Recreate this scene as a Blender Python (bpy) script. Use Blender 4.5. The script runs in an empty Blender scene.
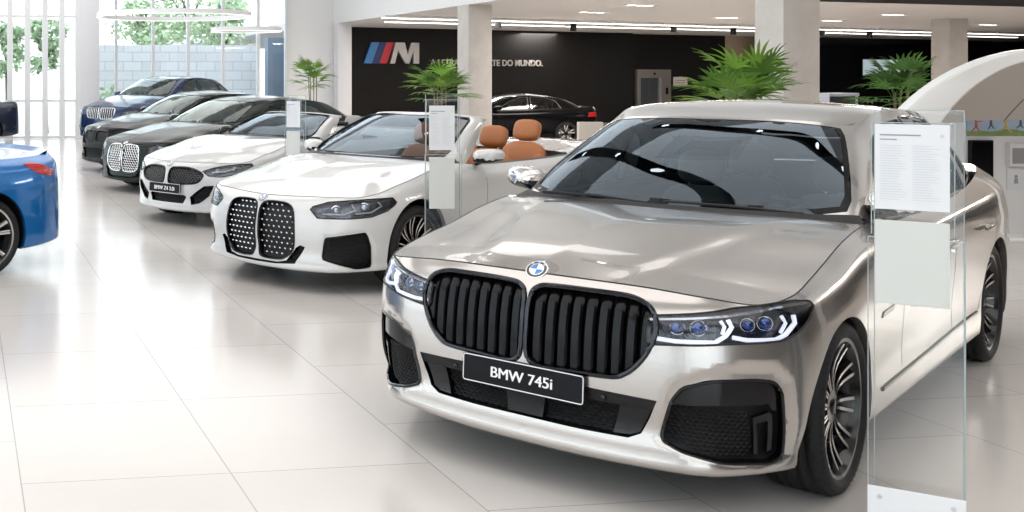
import bpy, bmesh, math, random
import numpy as np
from mathutils import Vector, Matrix
from mathutils.bvhtree import BVHTree
from mathutils.geometry import delaunay_2d_cdt

PI = math.pi
sc = bpy.context.scene
col = sc.collection
rnd = random.Random(7)

# ------------------------------------------------------------------ materials
MATS = {}

def _nt(name):
    m = bpy.data.materials.new(name)
    m.use_nodes = True
    nt = m.node_tree
    return m, nt, nt.nodes['Principled BSDF']

def pmat(name, colr, rough=.5, metal=0., coat=0., emit=None, estr=0., spec=.5, noise=0., nscale=40., bump=0., coatr=.03, aniso=0.):
    if name in MATS: return MATS[name]
    m, nt, b = _nt(name)
    b.inputs['Base Color'].default_value = (*colr, 1)
    b.inputs['Roughness'].default_value = rough
    b.inputs['Metallic'].default_value = metal
    b.inputs['Coat Weight'].default_value = coat
    b.inputs['Coat Roughness'].default_value = coatr
    b.inputs['Specular IOR Level'].default_value = spec
    if emit:
        b.inputs['Emission Color'].default_value = (*emit, 1)
        b.inputs['Emission Strength'].default_value = estr
    if noise or bump:
        tc = nt.nodes.new('ShaderNodeTexCoord'); nz = nt.nodes.new('ShaderNodeTexNoise')
        nz.inputs['Scale'].default_value = nscale; nz.inputs['Detail'].default_value = 4
        nt.links.new(tc.outputs['Object'], nz.inputs['Vector'])
        if noise:
            mr = nt.nodes.new('ShaderNodeMapRange')
            mr.inputs['To Min'].default_value = 1 - noise; mr.inputs['To Max'].default_value = 1 + noise
            nt.links.new(nz.outputs['Fac'], mr.inputs['Value'])
            mx = nt.nodes.new('ShaderNodeVectorMath'); mx.operation = 'SCALE'
            mx.inputs[0].default_value = colr
            nt.links.new(mr.outputs['Result'], mx.inputs['Scale'])
            nt.links.new(mx.outputs['Vector'], b.inputs['Base Color'])
        if bump:
            bp = nt.nodes.new('ShaderNodeBump'); bp.inputs['Strength'].default_value = bump
            bp.inputs['Distance'].default_value = .01
            nt.links.new(nz.outputs['Fac'], bp.inputs['Height']); nt.links.new(bp.outputs['Normal'], b.inputs['Normal'])
    MATS[name] = m
    return m

def glass(name, tint=(.9, .95, .95), refl=1.0, rough=0., ior=1.5, gcol=(1, 1, 1)):
    """thin sheet glass: tinted transmission with a Fresnel mirror"""
    if name in MATS: return MATS[name]
    m, nt, b = _nt(name)
    nt.nodes.remove(b)
    out = [n for n in nt.nodes if n.type == 'OUTPUT_MATERIAL'][0]
    tr = nt.nodes.new('ShaderNodeBsdfTransparent'); tr.inputs['Color'].default_value = (*tint, 1)
    gl = nt.nodes.new('ShaderNodeBsdfGlossy'); gl.inputs['Roughness'].default_value = rough
    gl.inputs['Color'].default_value = (*gcol, 1)
    fr = nt.nodes.new('ShaderNodeFresnel'); fr.inputs['IOR'].default_value = ior
    mu = nt.nodes.new('ShaderNodeMath'); mu.operation = 'MULTIPLY'; mu.inputs[1].default_value = refl; mu.use_clamp = True
    mx = nt.nodes.new('ShaderNodeMixShader')
    nt.links.new(fr.outputs[0], mu.inputs[0]); nt.links.new(mu.outputs[0], mx.inputs['Fac'])
    nt.links.new(tr.outputs[0], mx.inputs[1]); nt.links.new(gl.outputs[0], mx.inputs[2])
    nt.links.new(mx.outputs[0], out.inputs['Surface'])
    MATS[name] = m
    return m

# ------------------------------------------------------------------ object helpers
def setp(o, label=None, cat=None, group=None, kind=None):
    if label: o['label'] = label
    if cat: o['category'] = cat
    if group: o['group'] = group
    if kind: o['kind'] = kind
    return o

def empty(name, loc=(0, 0, 0), rz=0., label=None, cat=None, group=None, parent=None):
    o = bpy.data.objects.new(name, None); col.objects.link(o)
    o.empty_display_size = .1
    o.location = loc; o.rotation_euler = (0, 0, rz)
    if parent: o.parent = parent
    return setp(o, label, cat, group)

def mobj(name, verts, faces, mat, parent=None, smooth=True, normals=None, midx=None, label=None, cat=None, group=None, kind=None):
    me = bpy.data.meshes.new(name)
    me.from_pydata([tuple(map(float, v)) for v in verts], [], [tuple(int(i) for i in f) for f in faces])
    for m in (mat if isinstance(mat, (list, tuple)) else [mat]): me.materials.append(m)
    if midx is not None: me.polygons.foreach_set('material_index', list(midx))
    if smooth: me.polygons.foreach_set('use_smooth', [True] * len(me.polygons))
    me.update()
    if normals is not None:
        me.normals_split_custom_set_from_vertices([tuple(map(float, n)) for n in normals])
    o = bpy.data.objects.new(name, me); col.objects.link(o)
    if parent: o.parent = parent
    return setp(o, label, cat, group, kind)

class MB:
    """collects polygons of ONE part"""
    def __init__(s): s.v = []; s.f = []; s.m = []
    def add(s, v, f, mi=0):
        n = len(s.v); s.v += [tuple(p) for p in v]
        s.f += [tuple(i + n for i in q) for q in f]; s.m += [mi] * len(f); return s
    def box(s, x0, x1, y0, y1, z0, z1, mi=0, mtx=None):
        v = [(x, y, z) for z in (z0, z1) for y in (y0, y1) for x in (x0, x1)]
        if mtx is not None: v = [tuple(mtx @ Vector(p)) for p in v]
        return s.add(v, [(0, 2, 3, 1), (4, 5, 7, 6), (0, 1, 5, 4), (2, 6, 7, 3), (0, 4, 6, 2), (1, 3, 7, 5)], mi)
    def bbox(s, x0, x1, y0, y1, z0, z1, b=.01, mi=0, mtx=None):
        """box with bevelled edges"""
        bm = bmesh.new(); bmesh.ops.create_cube(bm, size=1)
        for v in bm.verts:
            v.co = Vector(((x0 + x1) / 2 + v.co.x * (x1 - x0), (y0 + y1) / 2 + v.co.y * (y1 - y0), (z0 + z1) / 2 + v.co.z * (z1 - z0)))
        bmesh.ops.bevel(bm, geom=bm.edges[:], offset=b, segments=2, affect='EDGES', profile=.5)
        return s.bm(bm, mi, mtx)
    def bm(s, bm, mi=0, mtx=None):
        bm.verts.index_update()
        v = [tuple(mtx @ p.co) if mtx is not None else tuple(p.co) for p in bm.verts]
        f = [tuple(q.index for q in p.verts) for p in bm.faces]
        bm.free(); return s.add(v, f, mi)
    def tube(s, pts, r, n=6, closed=False, mi=0, flat=1., up=None):
        pts = [Vector(p) for p in pts]; N = len(pts); rings = []
        for i, p in enumerate(pts):
            a = pts[(i - 1) % N] if (closed or i > 0) else p
            b = pts[(i + 1) % N] if (closed or i < N - 1) else p
            t = (b - a)
            if t.length < 1e-9: t = Vector((0, 0, 1))
            t.normalize()
            u = Vector(up) if up is not None else (Vector((0, 0, 1)) if abs(t.z) < .9 else Vector((1, 0, 0)))
            u = (u - t * u.dot(t)).normalized(); w = t.cross(u)
            rr = r[i] if isinstance(r, (list, tuple)) else r
            rings.append([p + (u * math.cos(2 * PI * k / n) * flat + w * math.sin(2 * PI * k / n)) * rr for k in range(n)])
        v = [q for R in rings for q in R]; f = []
        for i in range(N if closed else N - 1):
            j = (i + 1) % N
            for k in range(n):
                l = (k + 1) % n
                f.append((i * n + k, i * n + l, j * n + l, j * n + k))
        if not closed:
            f.append(tuple(range(n))[::-1]); f.append(tuple((N - 1) * n + k for k in range(n)))
        return s.add(v, f, mi)
    def lathe(s, prof, n=24, axis='z', c=(0, 0, 0), mi=0, mis=None, a0=0, a1=2 * PI):
        """prof: list of (r, h) revolved about axis"""
        full = abs(a1 - a0 - 2 * PI) < 1e-6
        m = n if full else n + 1
        v = []
        for r, h in prof:
            for k in range(m):
                a = a0 + (a1 - a0) * k / n
                x, y = r * math.cos(a), r * math.sin(a)
                p = (x, y, h) if axis == 'z' else ((x, h, y) if axis == 'y' else (h, x, y))
                v.append((p[0] + c[0], p[1] + c[1], p[2] + c[2]))
        base = len(s.v); s.v += v
        for i in range(len(prof) - 1):
            for k in range(n):
                l = (k + 1) % m
                q = (i * m + k, i * m + l, (i + 1) * m + l, (i + 1) * m + k)
                s.f.append(tuple(base + t for t in q)); s.m.append(mis[i] if mis else mi)
        return s
    def sphere(s, c, r, n=12, mi=0, e=1.0):
        """superellipsoid; r = (rx,ry,rz), e<1 squarer"""
        rx, ry, rz = r if isinstance(r, (list, tuple)) else (r, r, r)
        pw = lambda t: math.copysign(abs(t) ** e, t)
        v = []; f = []
        h = n // 2
        for i in range(h + 1):
            ph = -PI / 2 + PI * i / h
            for k in range(n):
                a = 2 * PI * k / n
                v.append((c[0] + rx * pw(math.cos(ph)) * pw(math.cos(a)), c[1] + ry * pw(math.cos(ph)) * pw(math.sin(a)), c[2] + rz * pw(math.sin(ph))))
        for i in range(h):
            for k in range(n):
                l = (k + 1) % n
                f.append((i * n + k, i * n + l, (i + 1) * n + l, (i + 1) * n + k))
        return s.add(v, f, mi)
    def extrude(s, poly, d, mi=0):
        """poly: 3d loop, d: vector; closed prism"""
        n = len(poly); d = Vector(d)
        v = [Vector(p) for p in poly] + [Vector(p) + d for p in poly]
        f = [tuple(range(n))[::-1], tuple(range(n, 2 * n))] + [(i, (i + 1) % n, n + (i + 1) % n, n + i) for i in range(n)]
        return s.add(v, f, mi)
    def mirror(s):
        """adds the y-mirrored copy"""
        n = len(s.v); v = [(p[0], -p[1], p[2]) for p in s.v]; f = [tuple(i + n for i in q)[::-1] for q in s.f]
        s.v += v; s.f += f; s.m += list(s.m); return s
    def flip(s, sgn):
        if sgn < 0:
            s.v = [(p[0], -p[1], p[2]) for p in s.v]; s.f = [q[::-1] for q in s.f]
        return s
    def build(s, name, mat, parent=None, smooth=True, fix=True, sharp=None, **kw):
        o = mobj(name, s.v, s.f, mat, parent, smooth, midx=s.m, **kw)
        if fix:
            bm = bmesh.new(); bm.from_mesh(o.data); bmesh.ops.recalc_face_normals(bm, faces=bm.faces[:])
            if smooth:
                ang = math.radians(sharp if sharp else 35)
                for e in bm.edges:
                    if len(e.link_faces) == 2 and e.calc_face_angle(0) > ang: e.smooth = False
            bm.to_mesh(o.data); bm.free()
        return o

def text_obj(body, size, mat, parent, mtx, name='lettering', ext=.003, align='CENTER', bold=0., fat=0., **kw):
    cu = bpy.data.curves.new(name, 'FONT'); cu.body = body; cu.size = size; cu.extrude = ext
    cu.align_x = align; cu.align_y = 'CENTER'; cu.offset = bold
    o = bpy.data.objects.new(name, cu); col.objects.link(o)
    dg = bpy.context.evaluated_depsgraph_get()
    me = bpy.data.meshes.new_from_object(o.evaluated_get(dg))
    bpy.data.objects.remove(o)
    if fat:
        bm = bmesh.new()
        for dx in (-fat, -fat * .5, 0, fat * .5, fat):
            n0 = len(bm.verts); bm.from_mesh(me); bm.verts.ensure_lookup_table()
            for v in bm.verts[n0:]: v.co.x += dx; v.co.z += dx * .02
        bm.to_mesh(me); bm.free()
    me.materials.clear(); me.materials.append(mat)
    o = bpy.data.objects.new(name, me); col.objects.link(o)
    me.transform(mtx)
    if parent: o.parent = parent
    return setp(o, **kw)

# ------------------------------------------------------------------ smooth surfaces
def hermite_w(kn, t):
    """weights of a non-uniform cubic interpolation through knots kn at t -> (len(t), len(kn))"""
    kn = np.asarray(kn, float); t = np.clip(np.asarray(t, float), kn[0], kn[-1]); K = len(kn)
    D = np.zeros((K, K))
    for i in range(K):
        if i == 0: D[0, 0], D[0, 1] = -1 / (kn[1] - kn[0]), 1 / (kn[1] - kn[0])
        elif i == K - 1: D[i, i - 1], D[i, i] = -1 / (kn[i] - kn[i - 1]), 1 / (kn[i] - kn[i - 1])
        else:
            a, b = kn[i] - kn[i - 1], kn[i + 1] - kn[i]
            wa, wb = b / (a + b), a / (a + b)
            D[i, i - 1] += -wa / a; D[i, i] += wa / a - wb / b; D[i, i + 1] += wb / b
    j = np.clip(np.searchsorted(kn, t, side='right') - 1, 0, K - 2)
    h = kn[j + 1] - kn[j]; s = (t - kn[j]) / h
    h00 = 2 * s**3 - 3 * s**2 + 1; h10 = s**3 - 2 * s**2 + s; h01 = -2 * s**3 + 3 * s**2; h11 = s**3 - s**2
    W = np.zeros((len(t), K)); r = np.arange(len(t))
    W[r, j] += h00; W[r, j + 1] += h01
    W += (h10 * h)[:, None] * D[j] + (h11 * h)[:, None] * D[j + 1]
    return W

def interp(kn, vals, t):
    return hermite_w(kn, t) @ np.asarray(vals, float)

class Surf:
    """bicubic surface through control profiles ctrl[k][m]; mirror-smooth at both u ends"""
    def __init__(s, ctrl, ku, kv, mirror=(True, True), nu=160, nv=40):
        c = np.array(ctrl, float); ku = list(ku); s.off = 0
        M = np.array([1, -1, 1.])
        if mirror[0]:
            c = np.concatenate([c[1:2] * M, c]); ku = [2 * ku[0] - ku[1]] + ku
        if mirror[1]:
            c = np.concatenate([c, c[-2:-1] * M]); ku = ku + [2 * ku[-1] - ku[-2]]
        s.c, s.ku, s.kv = c, np.array(ku, float), np.array(kv, float)
        s.u0 = s.ku[1] if mirror[0] else s.ku[0]; s.u1 = s.ku[-2] if mirror[1] else s.ku[-1]
        s.v0, s.v1 = s.kv[0], s.kv[-1]
        s.bvh = None; s.nu, s.nv = nu, nv; s.disp = []
    def P(s, u, v):
        Wu, Wv = hermite_w(s.ku, u), hermite_w(s.kv, v)
        p = np.einsum('nk,nm,kmd->nd', Wu, Wv, s.c, optimize=True)
        for f in s.disp: p = p + f(p)
        return p
    def N(s, u, v, e=1e-3):
        u = np.asarray(u, float); v = np.asarray(v, float)
        vl, vh = np.maximum(v - e, s.v0), np.minimum(v + e, s.v1)
        du = s.P(u + e, v) - s.P(u - e, v); dv = s.P(u, vh) - s.P(u, vl)
        n = np.cross(du, dv); n /= np.linalg.norm(n, axis=1)[:, None] + 1e-12
        return n
    def tree(s):
        U = np.linspace(s.u0, s.u1, s.nu); V = np.linspace(s.v0, s.v1, s.nv)
        uu, vv = np.meshgrid(U, V, indexing='ij')
        p = s.P(uu.ravel(), vv.ravel()); f = []
        for i in range(s.nu - 1):
            for j in range(s.nv - 1):
                a = i * s.nv + j
                f.append((a, a + s.nv, a + s.nv + 1)); f.append((a, a + s.nv + 1, a + 1))
        s.guv = np.stack([uu.ravel(), vv.ravel()], 1); s.gp = p; s.gf = f
        s.bvh = BVHTree.FromPolygons([tuple(q) for q in p], f)
    def hit(s, o, d):
        if s.bvh is None: s.tree()
        loc, n, i, dist = s.bvh.ray_cast(Vector(o), Vector(d))
        if loc is None: return None
        return s._uv(loc, i)
    def near(s, p):
        if s.bvh is None: s.tree()
        loc, n, i, d = s.bvh.find_nearest(Vector(p))
        return s._uv(loc, i)
    def _uv(s, loc, i):
        a, b, c = s.gf[i]; A, B, C = s.gp[a], s.gp[b], s.gp[c]; p = np.array(loc)
        v0, v1, v2 = B - A, C - A, p - A
        d00, d01, d11, d20, d21 = v0 @ v0, v0 @ v1, v1 @ v1, v2 @ v0, v2 @ v1
        den = d00 * d11 - d01 * d01 + 1e-15
        y = (d11 * d20 - d01 * d21) / den; z = (d00 * d21 - d01 * d20) / den
        return (1 - y - z) * s.guv[a] + y * s.guv[b] + z * s.guv[c]
    def project(s, outline, az, dist=6.):
        """outline points (s,z) seen from azimuth az (degrees; 0 front, 90 side) -> uv loop"""
        a = math.radians(az); d = Vector((math.cos(a), math.sin(a), 0)); e = Vector((-math.sin(a), math.cos(a), 0))
        out = []
        for q, z in outline:
            o = e * q + Vector((0, 0, z)) + d * dist
            h = s.hit(o, -d)
            if h is None: h = s.near(o - d * (dist - .9))
            out.append(h)
        return np.array(out)

def resample(loop, step, closed=True):
    p = np.array(loop, float)
    if closed: p = np.concatenate([p, p[:1]])
    out = []
    for a, b in zip(p[:-1], p[1:]):
        n = max(1, int(round(np.linalg.norm(b - a) / step)))
        for k in range(n): out.append(a + (b - a) * k / n)
    if not closed: out.append(p[-1])
    return np.array(out)

def smooth_loop(pts, n=6, tension=.5):
    """closed Catmull-Rom through 2d/3d points"""
    p = np.array(pts, float); N = len(p); out = []
    for i in range(N):
        a, b, c, d = p[i - 1], p[i], p[(i + 1) % N], p[(i + 2) % N]
        for k in range(n):
            t = k / n
            out.append(.5 * (2 * b + (c - a) * t + (2 * a - 5 * b + 4 * c - d) * t * t + (3 * b - a - 3 * c + d) * t**3))
    return np.array(out)

def round_poly(pts, r, n=5):
    """polygon with corners rounded by radius r (scalar or list)"""
    p = np.array(pts, float); N = len(p); out = []
    for i in range(N):
        a, b, c = p[i - 1], p[i], p[(i + 1) % N]
        ri = r[i] if isinstance(r, (list, tuple)) else r
        u, w = a - b, c - b; lu, lw = np.linalg.norm(u), np.linalg.norm(w)
        k = min(ri, .49 * lu, .49 * lw)
        if k < 1e-6: out.append(b); continue
        A, C = b + u / lu * k, b + w / lw * k
        for t in np.linspace(0, 1, n): out.append((1 - t)**2 * A + 2 * t * (1 - t) * b + t * t * C)
    return np.array(out)

def inpoly(P, poly):
    x, y = P[:, 0], P[:, 1]; ins = np.zeros(len(P), bool); n = len(poly); j = n - 1
    for i in range(n):
        xi, yi = poly[i]; xj, yj = poly[j]
        if yi != yj:
            m = ((yi > y) != (yj > y)) & (x < (xj - xi) * (y - yi) / (yj - yi) + xi)
            ins ^= m
        j = i
    return ins

def cdt_region(outer, holes, step, cuts=()):
    """triangulate the 2d region inside `outer`, outside `holes` and `cuts` -> points, tris"""
    loops = [resample(outer, step)] + [resample(h, step) for h in holes] + [resample(c, step) for c in cuts]
    pts = []; edges = []
    for L in loops:
        b = len(pts); pts += list(L); edges += [(b + i, b + (i + 1) % len(L)) for i in range(len(L))]
    B = np.array(pts); lo, hi = loops[0].min(0), loops[0].max(0)
    gx = np.arange(lo[0] + step / 2, hi[0], step); gy = np.arange(lo[1] + step / 2, hi[1], step)
    G = np.array([(x + (step / 2 if j % 2 else 0), y) for j, y in enumerate(gy) for x in gx])
    if len(G):
        keep = inpoly(G, loops[0])
        for L in loops[1:]: keep &= ~inpoly(G, L)
        G = G[keep]
    if len(G):
        d = np.full(len(G), 1e9)
        for k in range(0, len(B), 200):
            d = np.minimum(d, np.sqrt(((G[:, None] - B[None, k:k + 200])**2).sum(2)).min(1))
        G = G[d > .45 * step]
    allp = np.concatenate([B, G]) if len(G) else B
    vs, es, fs, *_ = delaunay_2d_cdt([Vector((float(p[0]), float(p[1]))) for p in allp], edges, [], 0, 1e-7)
    V = np.array([(v.x, v.y) for v in vs]); F = np.array([f for f in fs if len(f) == 3])
    c = V[F].mean(1)
    k = inpoly(c, loops[0])
    for L in loops[1:]: k &= ~inpoly(c, L)
    F = F[k]
    a = np.cross(V[F[:, 1]] - V[F[:, 0]], V[F[:, 2]] - V[F[:, 0]])
    F = F[np.abs(a) > 1e-10]; a = a[np.abs(a) > 1e-10] if len(a) != len(F) else a
    a = np.cross(V[F[:, 1]] - V[F[:, 0]], V[F[:, 2]] - V[F[:, 0]])
    F[a < 0] = F[a < 0][:, ::-1]
    used = np.unique(F); rm = -np.ones(len(V), int); rm[used] = np.arange(len(used))
    return V[used], rm[F]

def patch(surf, outer, holes=(), step=.03, off=0., cuts=(), su=1., sv=1.):
    """part of a Surf as mesh data: verts, faces, normals"""
    S = np.array([su, sv])
    V, F = cdt_region(np.array(outer) * S, [np.array(h) * S for h in holes], step, [np.array(c) * S for c in cuts])
    V = V / S
    p = surf.P(V[:, 0], V[:, 1]); n = surf.N(V[:, 0], V[:, 1])
    return p + n * off, F, n

def both(p, F, n):
    M = np.array([1, -1, 1.]); k = len(p)
    return np.concatenate([p, p * M]), np.concatenate([F, F[:, ::-1] + k]), np.concatenate([n, n * M])

def side(p, F, n, sg):
    if sg > 0: return p, F, n
    M = np.array([1, -1, 1.]); return p * M, F[:, ::-1], n * M

def loft_walls(mb, A, B, mi=0):
    n = len(A); mb.add(list(A) + list(B), [(i, (i + 1) % n, n + (i + 1) % n, n + i) for i in range(n)], mi)

def sdist(P, poly):
    """signed distance to a closed polygon, positive inside"""
    d = np.full(len(P), 1e9); poly = np.array(poly, float)
    for a, b in zip(poly, np.roll(poly, -1, 0)):
        ab = b - a; t = np.clip(((P - a) @ ab) / (ab @ ab + 1e-12), 0, 1)
        d = np.minimum(d, np.linalg.norm(P - a - t[:, None] * ab, axis=1))
    return np.where(inpoly(P, poly), d, -d)

def press(outline, az, depth, soft):
    """pressed-in (or raised) field of a panel seen from azimuth az"""
    a = math.radians(az); D = np.array([math.cos(a), math.sin(a), 0]); e = np.array([-math.sin(a), math.cos(a), 0])
    def f(p):
        q = np.stack([p @ e, p[:, 2]], 1); t = np.clip(sdist(q, outline) / soft, 0, 1); t = t * t * (3 - 2 * t)
        face = (p @ D > .1)
        return -depth * (t * face)[:, None] * D
    return f

def hexgrid(poly, px, pz):
    """edges of a honeycomb inside a polygon (list of 2d point pairs)"""
    poly = np.array(poly); lo, hi = poly.min(0), poly.max(0); E = set(); K = lambda p: (round(p[0], 4), round(p[1], 4))
    r = 0; z = lo[1]
    while z < hi[1] + pz:
        x = lo[0] + (px / 2 if r % 2 else 0)
        while x < hi[0] + px:
            h = [(x - px / 2, z - pz * .17), (x - px / 2, z + pz * .17), (x, z + pz * .5), (x + px / 2, z + pz * .17), (x + px / 2, z - pz * .17), (x, z - pz * .5)]
            for i in range(6): E.add(tuple(sorted((K(h[i]), K(h[(i + 1) % 6])))))
            x += px
        z += pz * .67; r += 1
    E = list(E)
    if not E: return E
    a = inpoly(np.array([e[0] for e in E]), poly) & inpoly(np.array([e[1] for e in E]), poly)
    return [e for e, k in zip(E, a) if k]
# ------------------------------------------------------------------ car bodies
GLOSS = lambda: pmat('gloss_black', (.004, .004, .005), .08, spec=.3, coat=.15)
PLAST = lambda: pmat('black_plastic', (.008, .008, .009), .45, spec=.25)
RUBBER = lambda: pmat('tyre_rubber', (.012, .012, .013), .6, spec=.3, bump=.15, nscale=120)
CHROME = lambda: pmat('chrome', (.75, .76, .78), .08, 1.)
DARKVOID = lambda: pmat('dark_recess', (.004, .004, .005), .6)
SILVER = lambda: pmat('satin_silver', (.62, .63, .64), .22, 1.)
CLEAR = lambda: glass('headlamp_cover', (.95, .97, 1.), 1.)
TAILRED = lambda: pmat('tail_red', (.45, .012, .01), .12, coat=.8)

# reference band: plan point, outward direction, rows of (offset, z) from the sill to the edge of the bonnet / belt line
KV = [0, .05, .14, .25, .37, .49, .60, .69, .76]
def P_(x, y, dx, dy, off, z): 
    l = math.hypot(dx, dy)
    return [(x + o * dx / l, y + o * dy / l, zz) for o, zz in zip(off, z)]

class Car:
    def __init__(c, name, label, loc, rz, paint, S, group=None, step=.03):
        c.S = S; c.paint = paint; c.step = step
        c.root = empty(name, (loc[0], loc[1], 0), math.radians(rz), label, 'car', group)
        c.holes = []
        c.band = Surf(*S['band'](), nu=260, nv=50)
        c.wb = S['wb']; c.R = S['R']
        c.green = Surf(*S['green'](), nu=160, nv=20) if 'green' in S else None
        us = np.linspace(c.band.u0, c.band.u1, 500)
        c.top_u = us; c.top_p = c.band.P(us, np.full(500, c.band.v1))
    # --- lookups
    def u_at_x(c, x):
        k = np.argmin(np.abs(c.top_p[:, 0] - x) + (c.top_p[:, 1] < .5 * c.S['hw']) * 9); return c.top_u[k]
    def u_at_y(c, y, rear=False):
        m = (c.top_p[:, 0] < -c.wb) if rear else (c.top_p[:, 0] > 0)
        k = np.argmin(np.abs(c.top_p[:, 1] - y) + (~m) * 9); return c.top_u[k]
    # --- caps
    def cap(c, F, S, R, C, bump=None, na=25, nt=31):
        """Coons patch on a half: F(a) front edge, S(t) side, R(a) rear edge, C(t) centre line, each a callable"""
        a = np.linspace(0, 1, na); t = np.linspace(0, 1, nt)
        Fp, Rp, Sp, Cp = F(a), R(a), S(t), C(t)
        A, T = a[:, None, None], t[None, :, None]
        g = (1 - T) * Fp[:, None] + T * Rp[:, None] + (1 - A) * Cp[None] + A * Sp[None] \
            - ((1 - A) * (1 - T) * Fp[0] + A * (1 - T) * Fp[-1] + (1 - A) * T * Rp[0] + A * T * Rp[-1])
        if bump is not None:
            g[..., 2] += bump(np.broadcast_to(a[:, None], g.shape[:2]), np.broadcast_to(t[None], g.shape[:2]), g)
        return Surf(g, a, t, mirror=(True, False), nu=60, nv=60)
    def line(c, pts):
        p = np.array(pts, float); d = np.concatenate([[0], np.cumsum(np.linalg.norm(np.diff(p, axis=0), axis=1))]); d /= d[-1]
        return lambda q: interp(d, p, q)
    def bandtop(c, u0, u1, dz=0.):
        def f(q):
            u = u0 + (u1 - u0) * np.asarray(q); return c.band.P(u, np.full(len(u), c.band.v1)) + np.array([0, 0, dz])
        return f
    # --- cutting features out of the body shell
    def uv(c, outline, az=0, centre=False):
        o = np.array(outline, float).copy()
        if centre:
            m = o[:, 0] <= 0; o[m, 0] = .0008
        L = c.band.project(o, az)
        if centre: L[m, 0] = -.05
        return L
    def hole(c, outline, az=0, centre=False, step=.02):
        L = resample(c.uv(resample(outline, step), az, centre), step)
        c.holes.append(L); return L
    def arch(c, x, R, zc):
        zb = c.S.get('zsill', .2); th0 = math.asin(max(-1, (zb - zc) / R)) + .02
        th = np.linspace(th0, PI - th0, 44)
        L = c.band.project([(-(x + R * math.cos(t)), zc + R * math.sin(t)) for t in th], 90)
        c.archloops = getattr(c, 'archloops', []) + [(x, R, zc, L.copy())]
        k0 = np.array([[L[0, 0], c.band.v0 - .1]]); k1 = np.array([[L[-1, 0], c.band.v0 - .1]])
        c.holes.append(np.concatenate([L, k1, k0]))
    def shell(c):
        b = c.band
        outer = [(b.u0, b.v0), (b.u1, b.v0), (b.u1, b.v1), (b.u0, b.v1)]
        p, F, n = patch(b, outer, [], c.step, 0, c.holes)
        o = mobj('body_shell', *both(p, F, n)[:2], c.paint, c.root, normals=both(p, F, n)[2])
        # arch lips and wheel housings
        for x, R, zc, L in c.archloops * 2:
            mb = MB()
            e = b.P(L[:, 0], L[:, 1]); ins = e.copy(); ins[:, 1] -= .035
            i2 = ins.copy(); i2[:, 0] = x + (i2[:, 0] - x) * 1.0; i2[:, 1] = .42
            k = len(e)
            mb.add(list(e) + list(ins), [(i, i + 1, k + i + 1, k + i) for i in range(k - 1)], 0)
            mb.add(list(ins) + list(i2), [(i, i + 1, k + i + 1, k + i) for i in range(k - 1)], 1)
            mb.add(list(i2) + [(x, .42, .12)], [(i, i + 1, k) for i in range(k - 1)], 1)
            c._n_arch = getattr(c, '_n_arch', 0) + 1
            mb.flip(1 if c._n_arch <= len(c.archloops) else -1)
            mb.build('wheel_housing', [c.paint, DARKVOID()], c.root, fix=False)
        zb = c.S.get('zsill', .2)
        q = b.P(np.linspace(b.u0, b.u1, 60), np.full(60, b.v0 + .02))
        q = q * np.array([.985, .97, 1]); q2 = q[::-1] * np.array([1, -1, 1.])
        lo = np.concatenate([q, q2]); N = len(lo)
        mb = MB(); mb.add(list(lo), [(i, i + 1, N - 2 - i, N - 1 - i) for i in range(59)])
        mb.build('underbody', DARKVOID(), c.root, smooth=False)
        return o
    def recess(c, L, depth, az, mats, name, sg, centre=False, offs=0., parent=None):
        """walls and back of an opening; L = uv loop"""
        a = math.radians(az); d = np.array([math.cos(a), math.sin(a), 0]) * depth
        mb = MB()
        if centre: m = L[:, 0] > 0
        e = c.band.P(np.maximum(L[:, 0], 0), L[:, 1])
        mb_l = list(e); inn = list(e - d); n = len(e)
        f = [(i, (i + 1) % n, n + (i + 1) % n, n + i) for i in range(n) if not (centre and (L[i, 0] <= 0 and L[(i + 1) % n, 0] <= 0))]
        mb.add(mb_l + inn, f, 0)
        Lc = np.stack([np.maximum(L[:, 0], 0), L[:, 1]], 1)
        p, F, nn = patch(c.band, Lc, (), .05)
        mb.add(p - d, F, 1)
        if centre: mb.mirror()
        else: mb.flip(sg)
        return mb.build(name, mats, parent or c.root)
    def lens(c, L, name, mat, sg, off=.002, parent=None, step=None, centre=False):
        L2 = np.stack([np.maximum(L[:, 0], 0), L[:, 1]], 1) if centre else L
        p, F, n = patch(c.band, L2, (), step or c.step * .8, off)
        p, F, n = both(p, F, n) if centre else side(p, F, n, sg)
        return mobj(name, p, F, mat, parent or c.root, normals=n)
    def rim_tube(c, L, r, name, mat, sg, off=0., parent=None, centre=False, n=6):
        e = c.band.P(L[:, 0], L[:, 1]) + c.band.N(L[:, 0], L[:, 1]) * off
        mb = MB(); mb.tube(e, r, n, True); mb.flip(sg)
        return mb.build(name, mat, parent or c.root)
    def seam(c, surf, uvline, w, name, mat, off=.0012, both_sides=True, parent=None):
        """thin dark shut line lying on the surface"""
        L = resample(uvline, .03, False); p = surf.P(L[:, 0], L[:, 1]); n = surf.N(L[:, 0], L[:, 1])
        t = np.gradient(p, axis=0); s_ = np.cross(n, t); s_ /= np.linalg.norm(s_, axis=1)[:, None] + 1e-9
        A = p + s_ * w / 2 + n * off; B = p - s_ * w / 2 + n * off; k = len(p)
        mb = MB(); mb.add(list(A) + list(B), [(i, i + 1, k + i + 1, k + i) for i in range(k - 1)])
        o = mb.build(name, mat, parent or c.root, fix=False)
        if both_sides:
            mb = MB(); mb.add(list(A) + list(B), [(i, i + 1, k + i + 1, k + i) for i in range(k - 1)]); mb.flip(-1); mb.build(name, mat, parent or c.root, fix=False)
        return o
    def lift(c, pts, az, off, centre_sign=1):
        """2d outline points -> 3d points on the shell, moved by off along the view axis"""
        L = c.uv(pts, az); a = math.radians(az)
        return c.band.P(L[:, 0], L[:, 1]) + np.array([math.cos(a), math.sin(a), 0]) * off
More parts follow.
